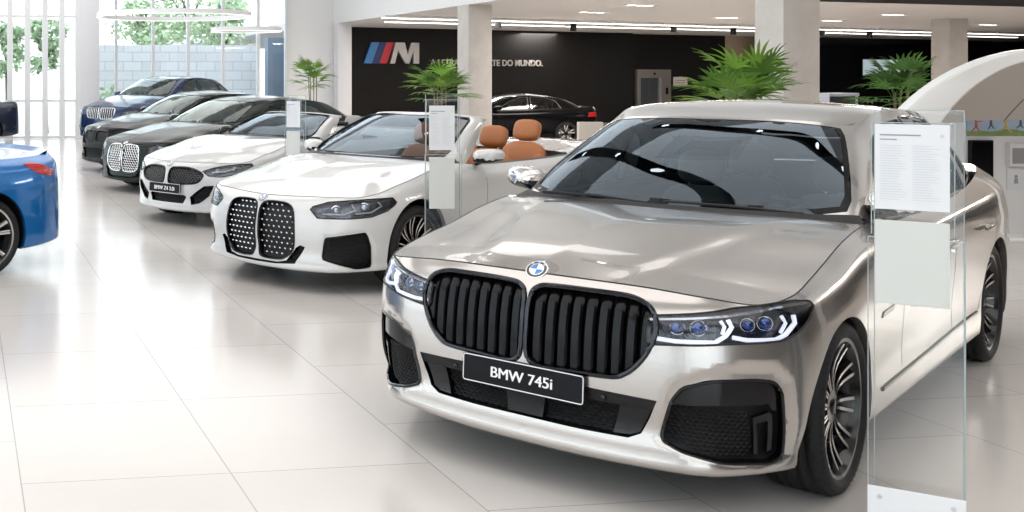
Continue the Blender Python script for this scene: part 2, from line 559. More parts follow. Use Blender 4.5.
    def mesh_grid(c, outline, az, off, px, pz, r, name, mat, sg, parent=None, centre=False, nodes=None):
        E = hexgrid(outline, px, pz); mb = MB()
        if E:
            A = c.lift([e[0] for e in E], az, off); B = c.lift([e[1] for e in E], az, off)
            for a, b in zip(A, B): mb.tube([a, b], r, 4)
        if centre and E:
            m2 = MB(); m2.v, m2.f, m2.m = list(mb.v), list(mb.f), list(mb.m); m2.flip(-1); m2.build(name, mat, parent or c.root, smooth=False, fix=False)
        else: mb.flip(sg)
        return mb.build(name, mat, parent or c.root, smooth=False, fix=False)
    def slab(c, outline, az, off, th, name, mat, sg, parent=None, step=.03, centre=False):
        """plate following the shell: front face at off, thickness th inwards"""
        L = c.uv(resample(outline, step), az); a = math.radians(az); d = np.array([math.cos(a), math.sin(a), 0])
        p, F, n = patch(c.band, L, (), step); e = c.band.P(L[:, 0], L[:, 1])
        mb = MB(); mb.add(p + d * off, F); k = len(e)
        mb.add(list(e + d * off) + list(e + d * (off - th)), [(i, (i + 1) % k, k + (i + 1) % k, k + i) for i in range(k)])
        if centre: mb.mirror()
        else: mb.flip(sg)
        return mb.build(name, mat, parent or c.root, fix=False)
    # --- wheels
    def wheels(c, style, positions=None):
        R, w = c.R, c.S.get('tw', .245)
        first = {}
        for ax, x in (('f', 0.), ('r', -c.wb)):
            for sg in (1, -1):
                y = sg * (c.S['track'] / 2)
                st = c.S.get('steer', 0) if ax == 'f' else 0
                wh = empty('wheel', (x, y, 0), math.radians(st) + (0 if sg > 0 else PI), parent=c.root)
                if not first:
                    for o in make_wheel(R, w, style, c.S.get('caliper')): o.parent = wh; first[o.name] = o
                else:
                    for o in first.values():
                        q = o.copy(); col.objects.link(q); q.parent = wh
                wh.location.z = 0
    # --- roundel on a Surf
    def roundel(c, P, N, r, parent=None):
        make_roundel(P, N, r, parent or c.root)

def make_roundel(P, N, r, parent, name='badge'):
    N = Vector(N).normalized(); up = Vector((0, 0, 1)); up = (up - N * up.dot(N)).normalized(); rt = up.cross(N)
    M = Matrix((rt, up, N)).transposed().to_4x4(); M.translation = Vector(P)
    blk = pmat('badge_black', (.008, .008, .01), .15, coat=.5); blu = pmat('badge_blue', (.02, .16, .45), .2, coat=.5); wht = pmat('badge_white', (.8, .82, .85), .2, coat=.5)
    mb = MB()
    mb.lathe([(0, -.006), (r, -.006), (r, .004), (r * .96, .007), (r * .9, .007), (r * .66, .0072)], 40, mis=[0, 1, 1, 1, 0, 0])
    mb.lathe([(r * .66, .0072), (r * .64, .0085), (r * .59, .0085)], 40, mi=1)
    for q in range(4):
        n = 9; base = [(0, 0, .0082)] + [(r * .6 * math.cos(q * PI / 2 + PI / 2 * k / n), r * .6 * math.sin(q * PI / 2 + PI / 2 * k / n), .0082) for k in range(n + 1)]
        mb.add(base, [(0, i, i + 1) for i in range(1, n + 1)], 3 if q % 2 == 0 else 2)
    mb.v = [tuple(M @ Vector(p)) for p in mb.v]
    o = mb.build(name, [blk, CHROME(), blu, wht], parent, fix=False)
    if r > .035:
        for ch, ang in (('B', 132), ('M', 90), ('W', 48)):
            a = math.radians(ang)
            T = M @ Matrix.Translation((r * .78 * math.cos(a), r * .78 * math.sin(a), .0072)) @ Matrix.Rotation(a - PI / 2, 4, 'Z')
            text_obj(ch, r * .3, wht, o, T, 'badge_letter', .0006)
    return o

def make_wheel(R, w, style, caliper=None):
    """wheel with its axle along y, outer face towards +y; origin under the contact patch"""
    out = []
    zc = R - .006; hw = w / 2; rr = R - .074 if style != 'small' else R - .082
    t = MB()
    prof = [(rr + .004, -hw * .86), (rr + .018, -hw * .99), (R - .04, -hw * 1.03), (R - .015, -hw * .93), (R - .004, -hw * .78)]
    for k, y in enumerate((-.52, -.2, .2, .52)):
        yy = hw * y
        prof += [(R, yy - .007), (R - .007, yy - .005), (R - .007, yy + .005), (R, yy + .007)]
    prof += [(R - .004, hw * .78), (R - .015, hw * .93), (R - .04, hw * 1.03), (rr + .018, hw * .99), (rr + .008, hw * .9), (rr, hw * .84)]
    t.lathe(prof, 72, 'y', (0, 0, zc))
    # shoulder sipes
    for k in range(60):
        a = 2 * PI * k / 60
        for s in (1, -1):
            p = [(math.cos(a) * q, s * yv, zc + math.sin(a) * q) for q, yv in ((R - .022, hw * .985), (R - .0005, hw * .70))]
            d = .0035
            tx, tz = -math.sin(a) * d, math.cos(a) * d
            P0, P1 = p; o = (math.cos(a) * .004, math.sin(a) * .004)
            t.add([(P0[0] - tx, P0[1] + s * .002, P0[2] - tz), (P0[0] + tx, P0[1] + s * .002, P0[2] + tz), (P1[0] + tx + o[0], P1[1], P1[2] + tz + o[1]), (P1[0] - tx + o[0], P1[1], P1[2] - tz + o[1])], [(0, 1, 2, 3)], 1)
    out.append(t.build('tyre', [RUBBER(), pmat('tyre_groove', (.006, .006, .006), .8)], None, fix=False, sharp=50))
    blk = pmat('rim_black', (.006, .006, .007), .18, 0, coat=.2, spec=.4); sil = pmat('rim_machined', (.62, .6, .58), .2, 1.)
    gry = pmat('rim_grey', (.12, .12, .13), .25, .9)
    lip, face = {'bicolour': (blk, sil), 'black': (blk, blk), 'silver': (gry, sil), 'small': (blk, sil)}[style]
    r = MB(); yo = hw * .84
    r.lathe([(rr + .006, yo), (rr + .004, yo + .008), (rr - .012, yo + .006), (rr - .02, yo - .012), (rr - .03, yo - .04), (rr - .045, -hw * .8)], 64, 'y', (0, 0, zc), mis=[1 if style in ('silver', 'small') else 0, 1 if style == 'silver' else 0, 0, 0, 0])
    yh = yo - .028
    r.lathe([(0, yh + .004), (.03, yh + .004), (.034, yh), (.066, yh - .002), (.072, yh - .03), (.08, yh - .07)], 32, 'y', (0, 0, zc))
    n = {'bicolour': 10, 'black': 10, 'silver': 5, 'small': 5}[style]
    for k in range(n):
        for s in (-1, 1):
            a = 2 * PI * (k + .25) / n
            spread = {'bicolour': .105, 'black': .09, 'silver': .20, 'small': .2}[style]
            a1 = a + s * spread * (1.0); a0 = a + s * spread * (.9 if n == 10 else .35)
            wd0, wd1 = (.0062, .0095) if n == 10 else (.020, .019)
            r0, r1 = .062, rr - .012
            c0 = Vector((r0 * math.cos(a0), 0, r0 * math.sin(a0))); c1 = Vector((r1 * math.cos(a1), 0, r1 * math.sin(a1)))
            dr = (c1 - c0).normalized(); tn = Vector((-dr.z, 0, dr.x)); N = 5
            V = []
            for i in range(N + 1):
                q = i / N; c = c0.lerp(c1, q); hwid = wd0 + (wd1 - wd0) * q
                y = yh - .002 + (-.016 * math.sin(PI * min(1, q * 1.1)) + (.022 if q > .95 else .016 * q))
                for dx, dy in ((-1, -.028), (-1, -.004), (-.75, 0), (.75, 0), (1, -.004), (1, -.028)):
                    p = c + tn * hwid * dx; V.append((p.x, y + dy, p.z + zc))
            b = len(r.v); r.v += V
            for i in range(N):
                for j in range(5):
                    r.f.append((b + i * 6 + j, b + i * 6 + j + 1, b + (i + 1) * 6 + j + 1, b + (i + 1) * 6 + j)); r.m.append(1 if j == 2 else 0)
    for k in range(5):
        a = 2 * PI * k / 5
        r.lathe([(0, yh - .001), (.009, yh - .001), (.011, yh - .012)], 8, 'y', (.052 * math.cos(a), 0, zc + .052 * math.sin(a)), mi=0)
    out.append(r.build('rim', [lip, face], None, sharp=40))
    make = MB(); yd = yo - .13
    make.lathe([(.06, yd), (.1, yd), (.17, yd), (.172, yd - .028), (.1, yd - .028)], 40, 'y', (0, 0, zc))
    out.append(make.build('brake_disc', pmat('brake_iron', (.25, .25, .25), .4, 1.), None))
    cp = MB(); cp.lathe([(.105, yd + .03), (.185, yd + .03), (.19, yd + .02), (.19, yd - .06), (.105, yd - .06), (.105, yd + .03)], 14, 'y', (0, 0, zc), a0=2.5, a1=3.7)
    out.append(cp.build('brake_caliper', pmat('caliper_' + (caliper or 'dark'), {'blue': (.02, .1, .45)}.get(caliper, (.03, .03, .03)), .35, coat=.4), None))
    hb = MB(); hb.lathe([(0, yh + .009), (.022, yh + .009), (.029, yh + .005), (.03, yh)], 24, 'y', (0, 0, zc))
    out.append(hb.build('hub_cap', GLOSS(), None))
    return out

def make_seat(parent, x, y, mat, zb=.42, head=True, tilt=18, sc_=1., trim=None):
    s = empty('seat', (x, y, zb), 0, parent=parent)
    b = MB(); b.sphere((.02, 0, 0), (.27 * sc_, .25, .09), 20, e=.5); b.sphere((.05, .22, .03), (.24, .05, .07), 12, e=.6); b.sphere((.05, -.22, .03), (.24, .05, .07), 12, e=.6)
    b.build('seat_cushion', mat, s)
    M = Matrix.Translation((-.2, 0, .03)) @ Matrix.Rotation(math.radians(-tilt), 4, 'Y')
    k = MB(); k.sphere((0, 0, .3), (.085, .24, .33), 24, e=.55); k.sphere((.05, .2, .25), (.07, .06, .26), 12, e=.6); k.sphere((.05, -.2, .25), (.07, .06, .26), 12, e=.6)
    k.v = [tuple(M @ Vector(p)) for p in k.v]; k.build('seat_backrest', mat, s)
    if head:
        h = MB(); h.sphere((.01, 0, .745), (.062, .135, .105), 20, e=.6)
        h.v = [tuple(M @ Vector(p)) for p in h.v]; h.build('headrest', mat, s)
        h = MB()
        for q in (-.06, .06): h.tube([(0, q, .58), (.0, q, .7)], .007, 6)
        h.v = [tuple(M @ Vector(p)) for p in h.v]; h.build('headrest_post', CHROME(), s)
    return s

def make_steering(parent, x, y, z, mat):
    M = Matrix.Translation((x, y, z)) @ Matrix.Rotation(math.radians(-68), 4, 'Y')
    b = MB(); b.tube([(.185 * math.cos(a), .185 * math.sin(a), 0) for a in np.linspace(0, 2 * PI, 32, endpoint=False)], .016, 8, True)
    b.sphere((0, 0, -.01), (.075, .085, .03), 14, e=.7)
    for a in (PI / 2, -PI / 2, PI): b.tube([(.05 * math.cos(a), .05 * math.sin(a), -.005), (.18 * math.cos(a), .18 * math.sin(a), 0)], .013, 6)
    b.tube([(0, 0, -.02), (0, 0, -.25)], .03, 8)
    b.v = [tuple(M @ Vector(p)) for p in b.v]
    return b.build('steering_wheel', mat, parent)

def make_mirror(parent, x, y, z, paint, sg, k=1., glassm=None):
    """door mirror: painted cap, black foot, mirror glass at the back"""
    root = empty('door_mirror', (0, 0, 0), parent=parent)
    b = MB()
    n = 14; rings = []
    prof = [(.105, .25), (.09, .62), (.06, .86), (.02, .98), (-.03, 1.), (-.07, .97)]
    V = [(x + .112 * k, y + .11 * k, z)]; F = []
    for px, s in prof:
        for i in range(n):
            a = 2 * PI * i / n
            cy = math.copysign(abs(math.cos(a))**.62, math.cos(a)); cz = math.copysign(abs(math.sin(a))**.7, math.sin(a)) * (1 - .16 * math.cos(a))
            V.append((x + (px - .03 * cy) * k, y + .11 * k + .128 * k * s * cy, z + (.072 * s * cz + .012 * cy * s) * k))
    for i in range(n): F.append((0, 1 + i, 1 + (i + 1) % n))
    for j in range(len(prof) - 1):
        for i in range(n):
            a, c_ = 1 + j * n + i, 1 + j * n + (i + 1) % n; F.append((a, c_, c_ + n, a + n))
    b.add(V, F); b.m = [1 if min(V[i][2] for i in q) < z - .042 * k else 0 for q in F]
    b.flip(sg); b.build('mirror_cap', [paint, GLOSS()], root)
    g = MB(); lo = 1 + (len(prof) - 1) * n
    rim = [Vector(V[lo + i]) for i in range(n)]; cc = sum(rim, Vector()) / n
    g.add([tuple(cc + Vector((.012, 0, 0)))] + [tuple(q) for q in rim], [(0, 1 + i, 1 + (i + 1) % n) for i in range(n)]); g.flip(sg)
    g.build('mirror_glass', pmat('mirror_glass', (.7, .72, .75), .02, 1.), root, smooth=False)
    f = MB(); f.tube([(x - .02 * k, y - .07, z - .10 * k), (x - .01 * k, y - .01, z - .085 * k), (x + .01 * k, y + .07 * k, z - .055 * k)], [.02 * k, .02 * k, .026 * k], 8, flat=.7); f.flip(sg)
    f.build('mirror_foot', GLOSS(), root)
    return root

def make_plate(parent, P, N, w, h, body, tsize):
    N = Vector(N).normalized(); up = Vector((0, 0, 1)); up = (up - N * up.dot(N)).normalized(); rt = up.cross(N)
    M = Matrix((rt, up, N)).transposed().to_4x4(); M.translation = Vector(P)
    b = MB()
    o = round_poly([(-w / 2, -h / 2), (w / 2, -h / 2), (w / 2, h / 2), (-w / 2, h / 2)], .012)
    b.extrude([(p[0], p[1], -.006) for p in o], (0, 0, .01))
    b.v = [tuple(M @ Vector(p)) for p in b.v]
    pl = b.build('number_plate', pmat('plate_black', (.008, .008, .010), .4, spec=.12), parent, sharp=30)
    e = MB(); e.tube([(p[0] * .985, p[1] * .95, .004) for p in o], .0022, 5, True); e.v = [tuple(M @ Vector(p)) for p in e.v]
    e.build('plate_border', pmat('plate_white', (.8, .8, .8), .4), pl)
    text_obj(body, tsize, pmat('plate_white', (.8, .8, .8), .4), pl, M @ Matrix.Translation((0, -.003, .0045)), 'plate_lettering', .0006, fat=tsize * .022)
    return pl
# ------------------------------------------------------------------ body templates
def band_rows():
    R = []
    A = lambda *a: R.append(P_(*a))
    #  plan x, y, dir,      offsets rows 0..8                                   heights
    A(.870, .00, 1, 0,   (-.10, -.015, .000, -.012, .000, -.006, -.026, -.062, -.115), (.165, .18, .25, .34, .46, .60, .73, .825, .868))
    A(.862, .22, 1, .06, (-.10, -.015, .000, -.012, .000, -.006, -.026, -.062, -.115), (.165, .18, .25, .34, .46, .60, .73, .825, .867))
    A(.832, .45, 1, .16, (-.10, -.015, .000, -.012, .000, -.006, -.028, -.066, -.120), (.168, .183, .25, .34, .46, .60, .73, .822, .860))
    A(.765, .69, .8, .45, (-.10, -.018, .000, -.010, .000, -.008, -.030, -.062, -.095), (.175, .19, .255, .345, .46, .60, .72, .805, .845))
    A(.640, .845, .6, .8, (-.11, -.05, -.03, -.008, .000, -.006, -.024, -.050, -.070), (.185, .20, .265, .355, .47, .60, .71, .79, .828))
    A(.440, .925, .25, .97, (-.09, -.04, -.02, .000, .004, .000, -.016, -.038, -.076), (.19, .205, .275, .37, .49, .61, .725, .805, .843))
    A(.200, .942, .06, 1, (-.07, -.02, .000, .002, .010, .010, -.006, -.036, -.085), (.195, .21, .285, .40, .52, .65, .765, .845, .884))
    A(.000, .945, 0, 1, (-.06, -.02, .000, .004, .012, .012, -.004, -.038, -.095), (.195, .21, .29, .42, .55, .68, .79, .875, .918))
    A(-.30, .945, 0, 1, (-.06, -.025, -.01, -.006, .000, .004, -.002, -.036, -.100), (.195, .21, .29, .42, .55, .68, .80, .92, .980))
    A(-.62, .945, 0, 1, (-.06, -.025, -.015, -.015, -.008, -.002, .000, -.030, -.100), (.195, .21, .29, .42, .55, .69, .81, .945, 1.018))
    A(-1.05, .945, 0, 1, (-.06, -.025, -.015, -.020, -.014, -.004, .000, -.028, -.095), (.195, .21, .29, .42, .55, .69, .82, .935, .995))
    A(-1.70, .945, 0, 1, (-.06, -.025, -.015, -.022, -.016, -.004, .000, -.026, -.090), (.195, .21, .29, .42, .55, .69, .825, .94, 1.0))
    A(-2.35, .945, 0, 1, (-.06, -.025, -.012, -.016, -.010, .000, .002, -.026, -.090), (.195, .21, .29, .42, .55, .69, .835, .955, 1.015))
    A(-2.75, .948, 0, 1, (-.06, -.025, -.008, -.006, .000, .006, .004, -.030, -.105), (.195, .21, .29, .42, .55, .69, .845, .97, 1.035))
    A(-3.07, .950, 0, 1, (-.06, -.02, .000, .004, .010, .012, .004, -.036, -.125), (.195, .21, .29, .42, .55, .70, .855, .985, 1.055))
    A(-3.45, .935, -.05, 1, (-.06, -.02, .000, .004, .010, .010, .000, -.045, -.150), (.20, .215, .29, .42, .55, .71, .87, 1.00, 1.075))
    A(-3.82, .880, -.25, .97, (-.08, -.02, .000, .004, .006, .004, -.006, -.045, -.150), (.215, .23, .30, .42, .55, .72, .89, 1.02, 1.09))
    A(-4.06, .76, -.7, .7, (-.10, -.02, .000, .000, .000, -.004, -.012, -.040, -.110), (.23, .245, .31, .42, .55, .73, .90, 1.035, 1.10))
    A(-4.19, .50, -.95, .3, (-.10, -.02, .000, .004, .004, -.004, -.02, -.035, -.075), (.24, .255, .32, .43, .56, .74, .91, 1.05, 1.105))
    A(-4.23, .20, -1, .06, (-.10, -.02, .000, .004, .004, -.006, -.02, -.035, -.065), (.24, .255, .32, .43, .56, .74, .91, 1.055, 1.108))
    A(-4.235, .00, -1, 0, (-.10, -.02, .000, .004, .004, -.006, -.02, -.035, -.065), (.24, .255, .32, .43, .56, .74, .91, 1.055, 1.11))
    return np.array(R)

def knots(row):
    d = np.linalg.norm(np.diff(row, axis=0), axis=1); return np.concatenate([[0], np.cumsum(d)])

def green_from(prof, bul=.018):
    """prof: (bx,by,bz, tx,ty,tz) from the windscreen centre round to the rear window centre -> ctrl, ku, kv"""
    C = []
    pr = np.array(prof, float)
    for i, (bx, by, bz, tx, ty, tz) in enumerate(pr):
        b, t = np.array([bx, by, bz]), np.array([tx, ty, tz])
        j0, j1 = max(0, i - 1), min(len(pr) - 1, i + 1)
        tang = pr[j1, :3] - pr[j0, :3]
        if i == 0 or i == len(pr) - 1: tang = np.array([0, 1. if i == 0 else -1., 0])
        up = t - b; n = np.cross(tang, up); n /= np.linalg.norm(n)
        k = bul * (1.6 if (i < 2 or i > len(pr) - 3) else 1)
        C.append([b, b + up * .3 + n * k, b + up * .66 + n * k * 1.05, b + up * .92 + n * k * .4, t])
    return np.array(C), knots(.5 * (pr[:, :3] + pr[:, 3:])), [0, .3, .66, .92, 1.]

def spec_seven():
    band = band_rows()
    green = [(-.50, 0, 1.045, -1.24, 0, 1.468), (-.53, .40, 1.045, -1.265, .32, 1.464), (-.62, .66, 1.042, -1.33, .50, 1.452), (-.76, .80, 1.036, -1.43, .585, 1.435),
             (-.98, .845, .985, -1.54, .618, 1.452), (-1.5, .855, .985, -1.74, .638, 1.495), (-2.05, .86, .99, -2.1, .645, 1.508), (-2.62, .85, 1.0, -2.5, .632, 1.49),
             (-3.18, .80, 1.03, -2.98, .60, 1.455), (-3.58, .71, 1.065, -3.22, .55, 1.40), (-3.72, .58, 1.08, -3.29, .47, 1.395), (-3.82, .30, 1.09, -3.34, .24, 1.405), (-3.84, 0, 1.092, -3.35, 0, 1.41)]
    return dict(band=lambda: (band, knots(band[:, 4]), KV), green=lambda: green_from(green), wb=3.07, R=.352, tw=.245, track=1.62, hw=.945, zsill=.2, deckx=-3.58, zroof=1.552, cowl=[(-.43, 0, 1.043), (-.46, .35, 1.042), (-.545, .62, 1.036)], hoodc=[(.60, 0, .918), (.25, 0, .975), (-.1, 0, 1.015)])
def saloon_tops(c, hood_bump=None, cowl=None, hood_c=None, deck=True, roof=True, hood_corner_y=.80, cowl_u=None, roof_mat=None):
    S = c.S; b = c.band; zt = b.v1
    uc = c.u_at_y(hood_corner_y); ux = cowl_u if cowl_u is not None else c.u_at_x(-.66)
    tf = b.P([0.], [zt])[0]; corner = b.P([ux], [zt])[0]
    cw = S.get('cowl', [(-.44, 0, 1.012), (-.47, .35, 1.008), (-.55, .60, .998)]) + [tuple(corner)]
    cl = [tuple(tf)] + S.get('hoodc', [(.60, 0, .915), (.25, 0, .965), (-.1, 0, .995)]) + [cw[0]]
    c.hood = c.cap(c.bandtop(0, uc), c.bandtop(uc, ux), c.line(cw), c.line(cl), hood_bump)
    p, F, n = patch(c.hood, [(0, 0), (1, 0), (1, 1), (0, 1)], (), .03)
    q = both(p, F, n); mobj('bonnet', q[0], q[1], c.paint, c.root, normals=q[2])
    c.seam(c.hood, [(0, .0), (1, .0)], .007, 'bonnet_gap', DARKVOID())
    c.seam(c.hood, [(1, .0), (1, .97)], .006, 'bonnet_gap', DARKVOID())
    # cowl under the windscreen
    g = c.green
    if g:
        k = np.linspace(0, g.ku[4 - 0] if False else c.gA, 30)
        bs = g.P(k, np.zeros(30)); cwl = c.line(cw)(np.linspace(0, 1, 30))
        mb = MB(); A = list(cwl - np.array([0, 0, .012])); B = list(bs + np.array([0, 0, .012]))
        mb.add(A + B, [(i, i + 1, 31 + i, 30 + i) for i in range(29)]); mb.mirror(); mb.build('cowl_panel', PLAST(), c.root)
    if deck:
        gu1 = g.u1; ud0 = c.u_at_x(S.get('deckx', -3.5)); ud1 = c.u_at_y(S.get('decky', .70), True)
        m0 = b.P([ud0], [zt])[0]
        base = g.P(np.linspace(gu1, c.gC, 12), np.zeros(12)) - np.array([0, 0, .01])
        Fl = c.line(list(base) + [m0]); Sl = c.bandtop(ud0, ud1); Rl = lambda q: b.P(b.u1 + (ud1 - b.u1) * np.asarray(q), np.full(len(q), zt))
        r0 = b.P([b.u1], [zt])[0]
        Cl = c.line([tuple(base[0]), tuple(.5 * (base[0] + r0) + np.array([0, 0, .015])), tuple(r0)])
        c.deck = c.cap(Fl, Sl, Rl, Cl)
        p, F, n = patch(c.deck, [(0, 0), (1, 0), (1, 1), (0, 1)], (), .05)
        q = both(p, F, n); mobj('boot_lid', q[0], q[1], c.paint, c.root, normals=q[2])
        # shoulder between belt line and side glass
    if roof:
        Fl = lambda q: g.P(c.gA * np.asarray(q), np.ones(len(q)))
        Sl = lambda q: g.P(c.gA + (c.gC - c.gA) * np.asarray(q), np.ones(len(q)))
        Rl = lambda q: g.P(g.u1 + (c.gC - g.u1) * np.asarray(q), np.ones(len(q)))
        f0, r0 = g.P([0.], [1.])[0], g.P([g.u1], [1.])[0]
        zr = S.get('zroof', 1.479); L = f0[0] - r0[0]
        Cl = c.line([tuple(f0), (f0[0] - .22 * L, 0, f0[2] + .85 * (zr - f0[2])), (f0[0] - .42 * L, 0, zr), (f0[0] - .72 * L, 0, zr - .3 * (zr - r0[2])), tuple(r0)])
        c.roof = c.cap(Fl, Sl, Rl, Cl, S.get('roof_bump'))
        p, F, n = patch(c.roof, [(0, 0), (1, 0), (1, 1), (0, 1)], (), .05)
        q = both(p, F, n); mobj('roof', q[0], q[1], roof_mat or c.paint, c.root, normals=q[2])

def greenhouse(c, ws, rear, dlo, pillar=None, glassm=None, split=(), belt_trim=True, trim=None):
    """pillars and window openings; ws/rear: uv loops (half, starting at u=-.05), dlo: list of side outlines (s,z)"""
    g = c.green; gm = glassm or glass('car_glass', (.30, .36, .38), 1.25)
    outer = [(g.u0, 0), (g.u1, 0), (g.u1, 1), (g.u0, 1)]
    holes = [np.array(ws)] + ([np.array(rear)] if rear is not None else [])
    D = [g.project(resample(o, .03), 90) for o in dlo]
    p, F, n = patch(g, outer, (), c.step, 0, holes + D)
    q = both(p, F, n); mobj('pillars', q[0], q[1], pillar or c.paint, c.root, normals=q[2])
    frit = pmat('glass_edge', (.005, .005, .006), .25, spec=.1)
    for nm, loop in (('windscreen', ws), ('rear_window', rear)):
        if loop is None: continue
        L = np.array(loop, float); L[:, 0] = np.clip(L[:, 0], g.u0, g.u1)
        p, F, n = patch(g, L, (), .05, -.002); q = both(p, F, n)
        w = mobj(nm, q[0], q[1], (getattr(c, '_glass', None) or glass('windscreen_glass', (.36, .43, .48), 1.3, gcol=(.74, .87, 1.))) if nm == 'windscreen' else gm, c.root, normals=q[2])
        ctr = L.mean(0); inner = []
        for a in L:
            if a[0] <= g.u0 + 1e-6 or a[0] >= g.u1 - 1e-6: inner.append((a[0], a[1] + (.045 if a[1] < .5 else -.035)))
            else: inner.append((a[0] - math.copysign(.028, a[0] - ctr[0]) if abs(a[0] - L[:, 0].max() if nm == 'windscreen' else a[0] - L[:, 0].min()) < .12 else a[0], a[1] + (.045 if a[1] < .5 else -.035)))
        L2 = resample(L, .03, True); 
        k = len(L); A = g.P(L[:, 0], L[:, 1]) + g.N(L[:, 0], L[:, 1]) * .0005; I = np.array(inner); B = g.P(I[:, 0], I[:, 1]) + g.N(I[:, 0], I[:, 1]) * .0005
        mb = MB(); f = [(i, (i + 1) % k, k + (i + 1) % k, k + i) for i in range(k) if not ((L[i, 0] <= g.u0 + 1e-6 and L[(i + 1) % k, 0] <= g.u0 + 1e-6) or (L[i, 0] >= g.u1 - 1e-6 and L[(i + 1) % k, 0] >= g.u1 - 1e-6))]
        mb.add(list(A) + list(B), f); mb.mirror(); mb.build('glass_border', frit, w, fix=False)
    for sg in (1, -1):
        for L in D:
            p, F, n = side(*patch(g, L, (), .06, -.003), sg)
            w = mobj('side_window', p, F, gm, c.root, normals=n)
            e = g.P(L[:, 0], L[:, 1]) + g.N(L[:, 0], L[:, 1]) * .001
            mb = MB(); mb.tube(e, .0075, 6, True); mb.flip(sg); mb.build('window_trim', trim or GLOSS(), w)


def cabin(c, seatm, dashm, xw, zc, rows=((-1.75, .38), (-2.65, .38)), ysz=.80, wheel=True, tub=True, lhd=True):
    """dashboard, steering wheel, seats and floor tub; xw = x of the windscreen foot"""
    b = MB(); prof = [(xw + .05, zc - .06), (xw - .25, zc - .015), (xw - .42, zc - .02), (xw - .50, zc - .09), (xw - .46, zc - .30), (xw + .05, zc - .35)]
    b.extrude([(x, -ysz + .06, z) for x, z in prof], (0, 2 * ysz - .12, 0)); b.build('dashboard', dashm, c.root)
    if wheel: make_steering(c.root, xw - .62, .37, zc - .12, pmat('steering_leather', (.02, .02, .022), .4))
    for x, z in rows:
        for y in (.37, -.37): make_seat(c.root, x, y, seatm, z)
    if tub:
        t = MB(); x0, x1 = xw + .1, rows[-1][0] - .55
        t.add([(x0, -ysz, .3), (x1, -ysz, .3), (x1, ysz, .3), (x0, ysz, .3), (x0, -ysz, zc - .05), (x1, -ysz, zc - .03), (x1, ysz, zc - .03), (x0, ysz, zc - .05)], [(0, 1, 2, 3), (0, 4, 5, 1), (3, 2, 6, 7), (1, 5, 6, 2), (0, 3, 7, 4)])
        t.build('cabin_floor', dashm, c.root, smooth=False)

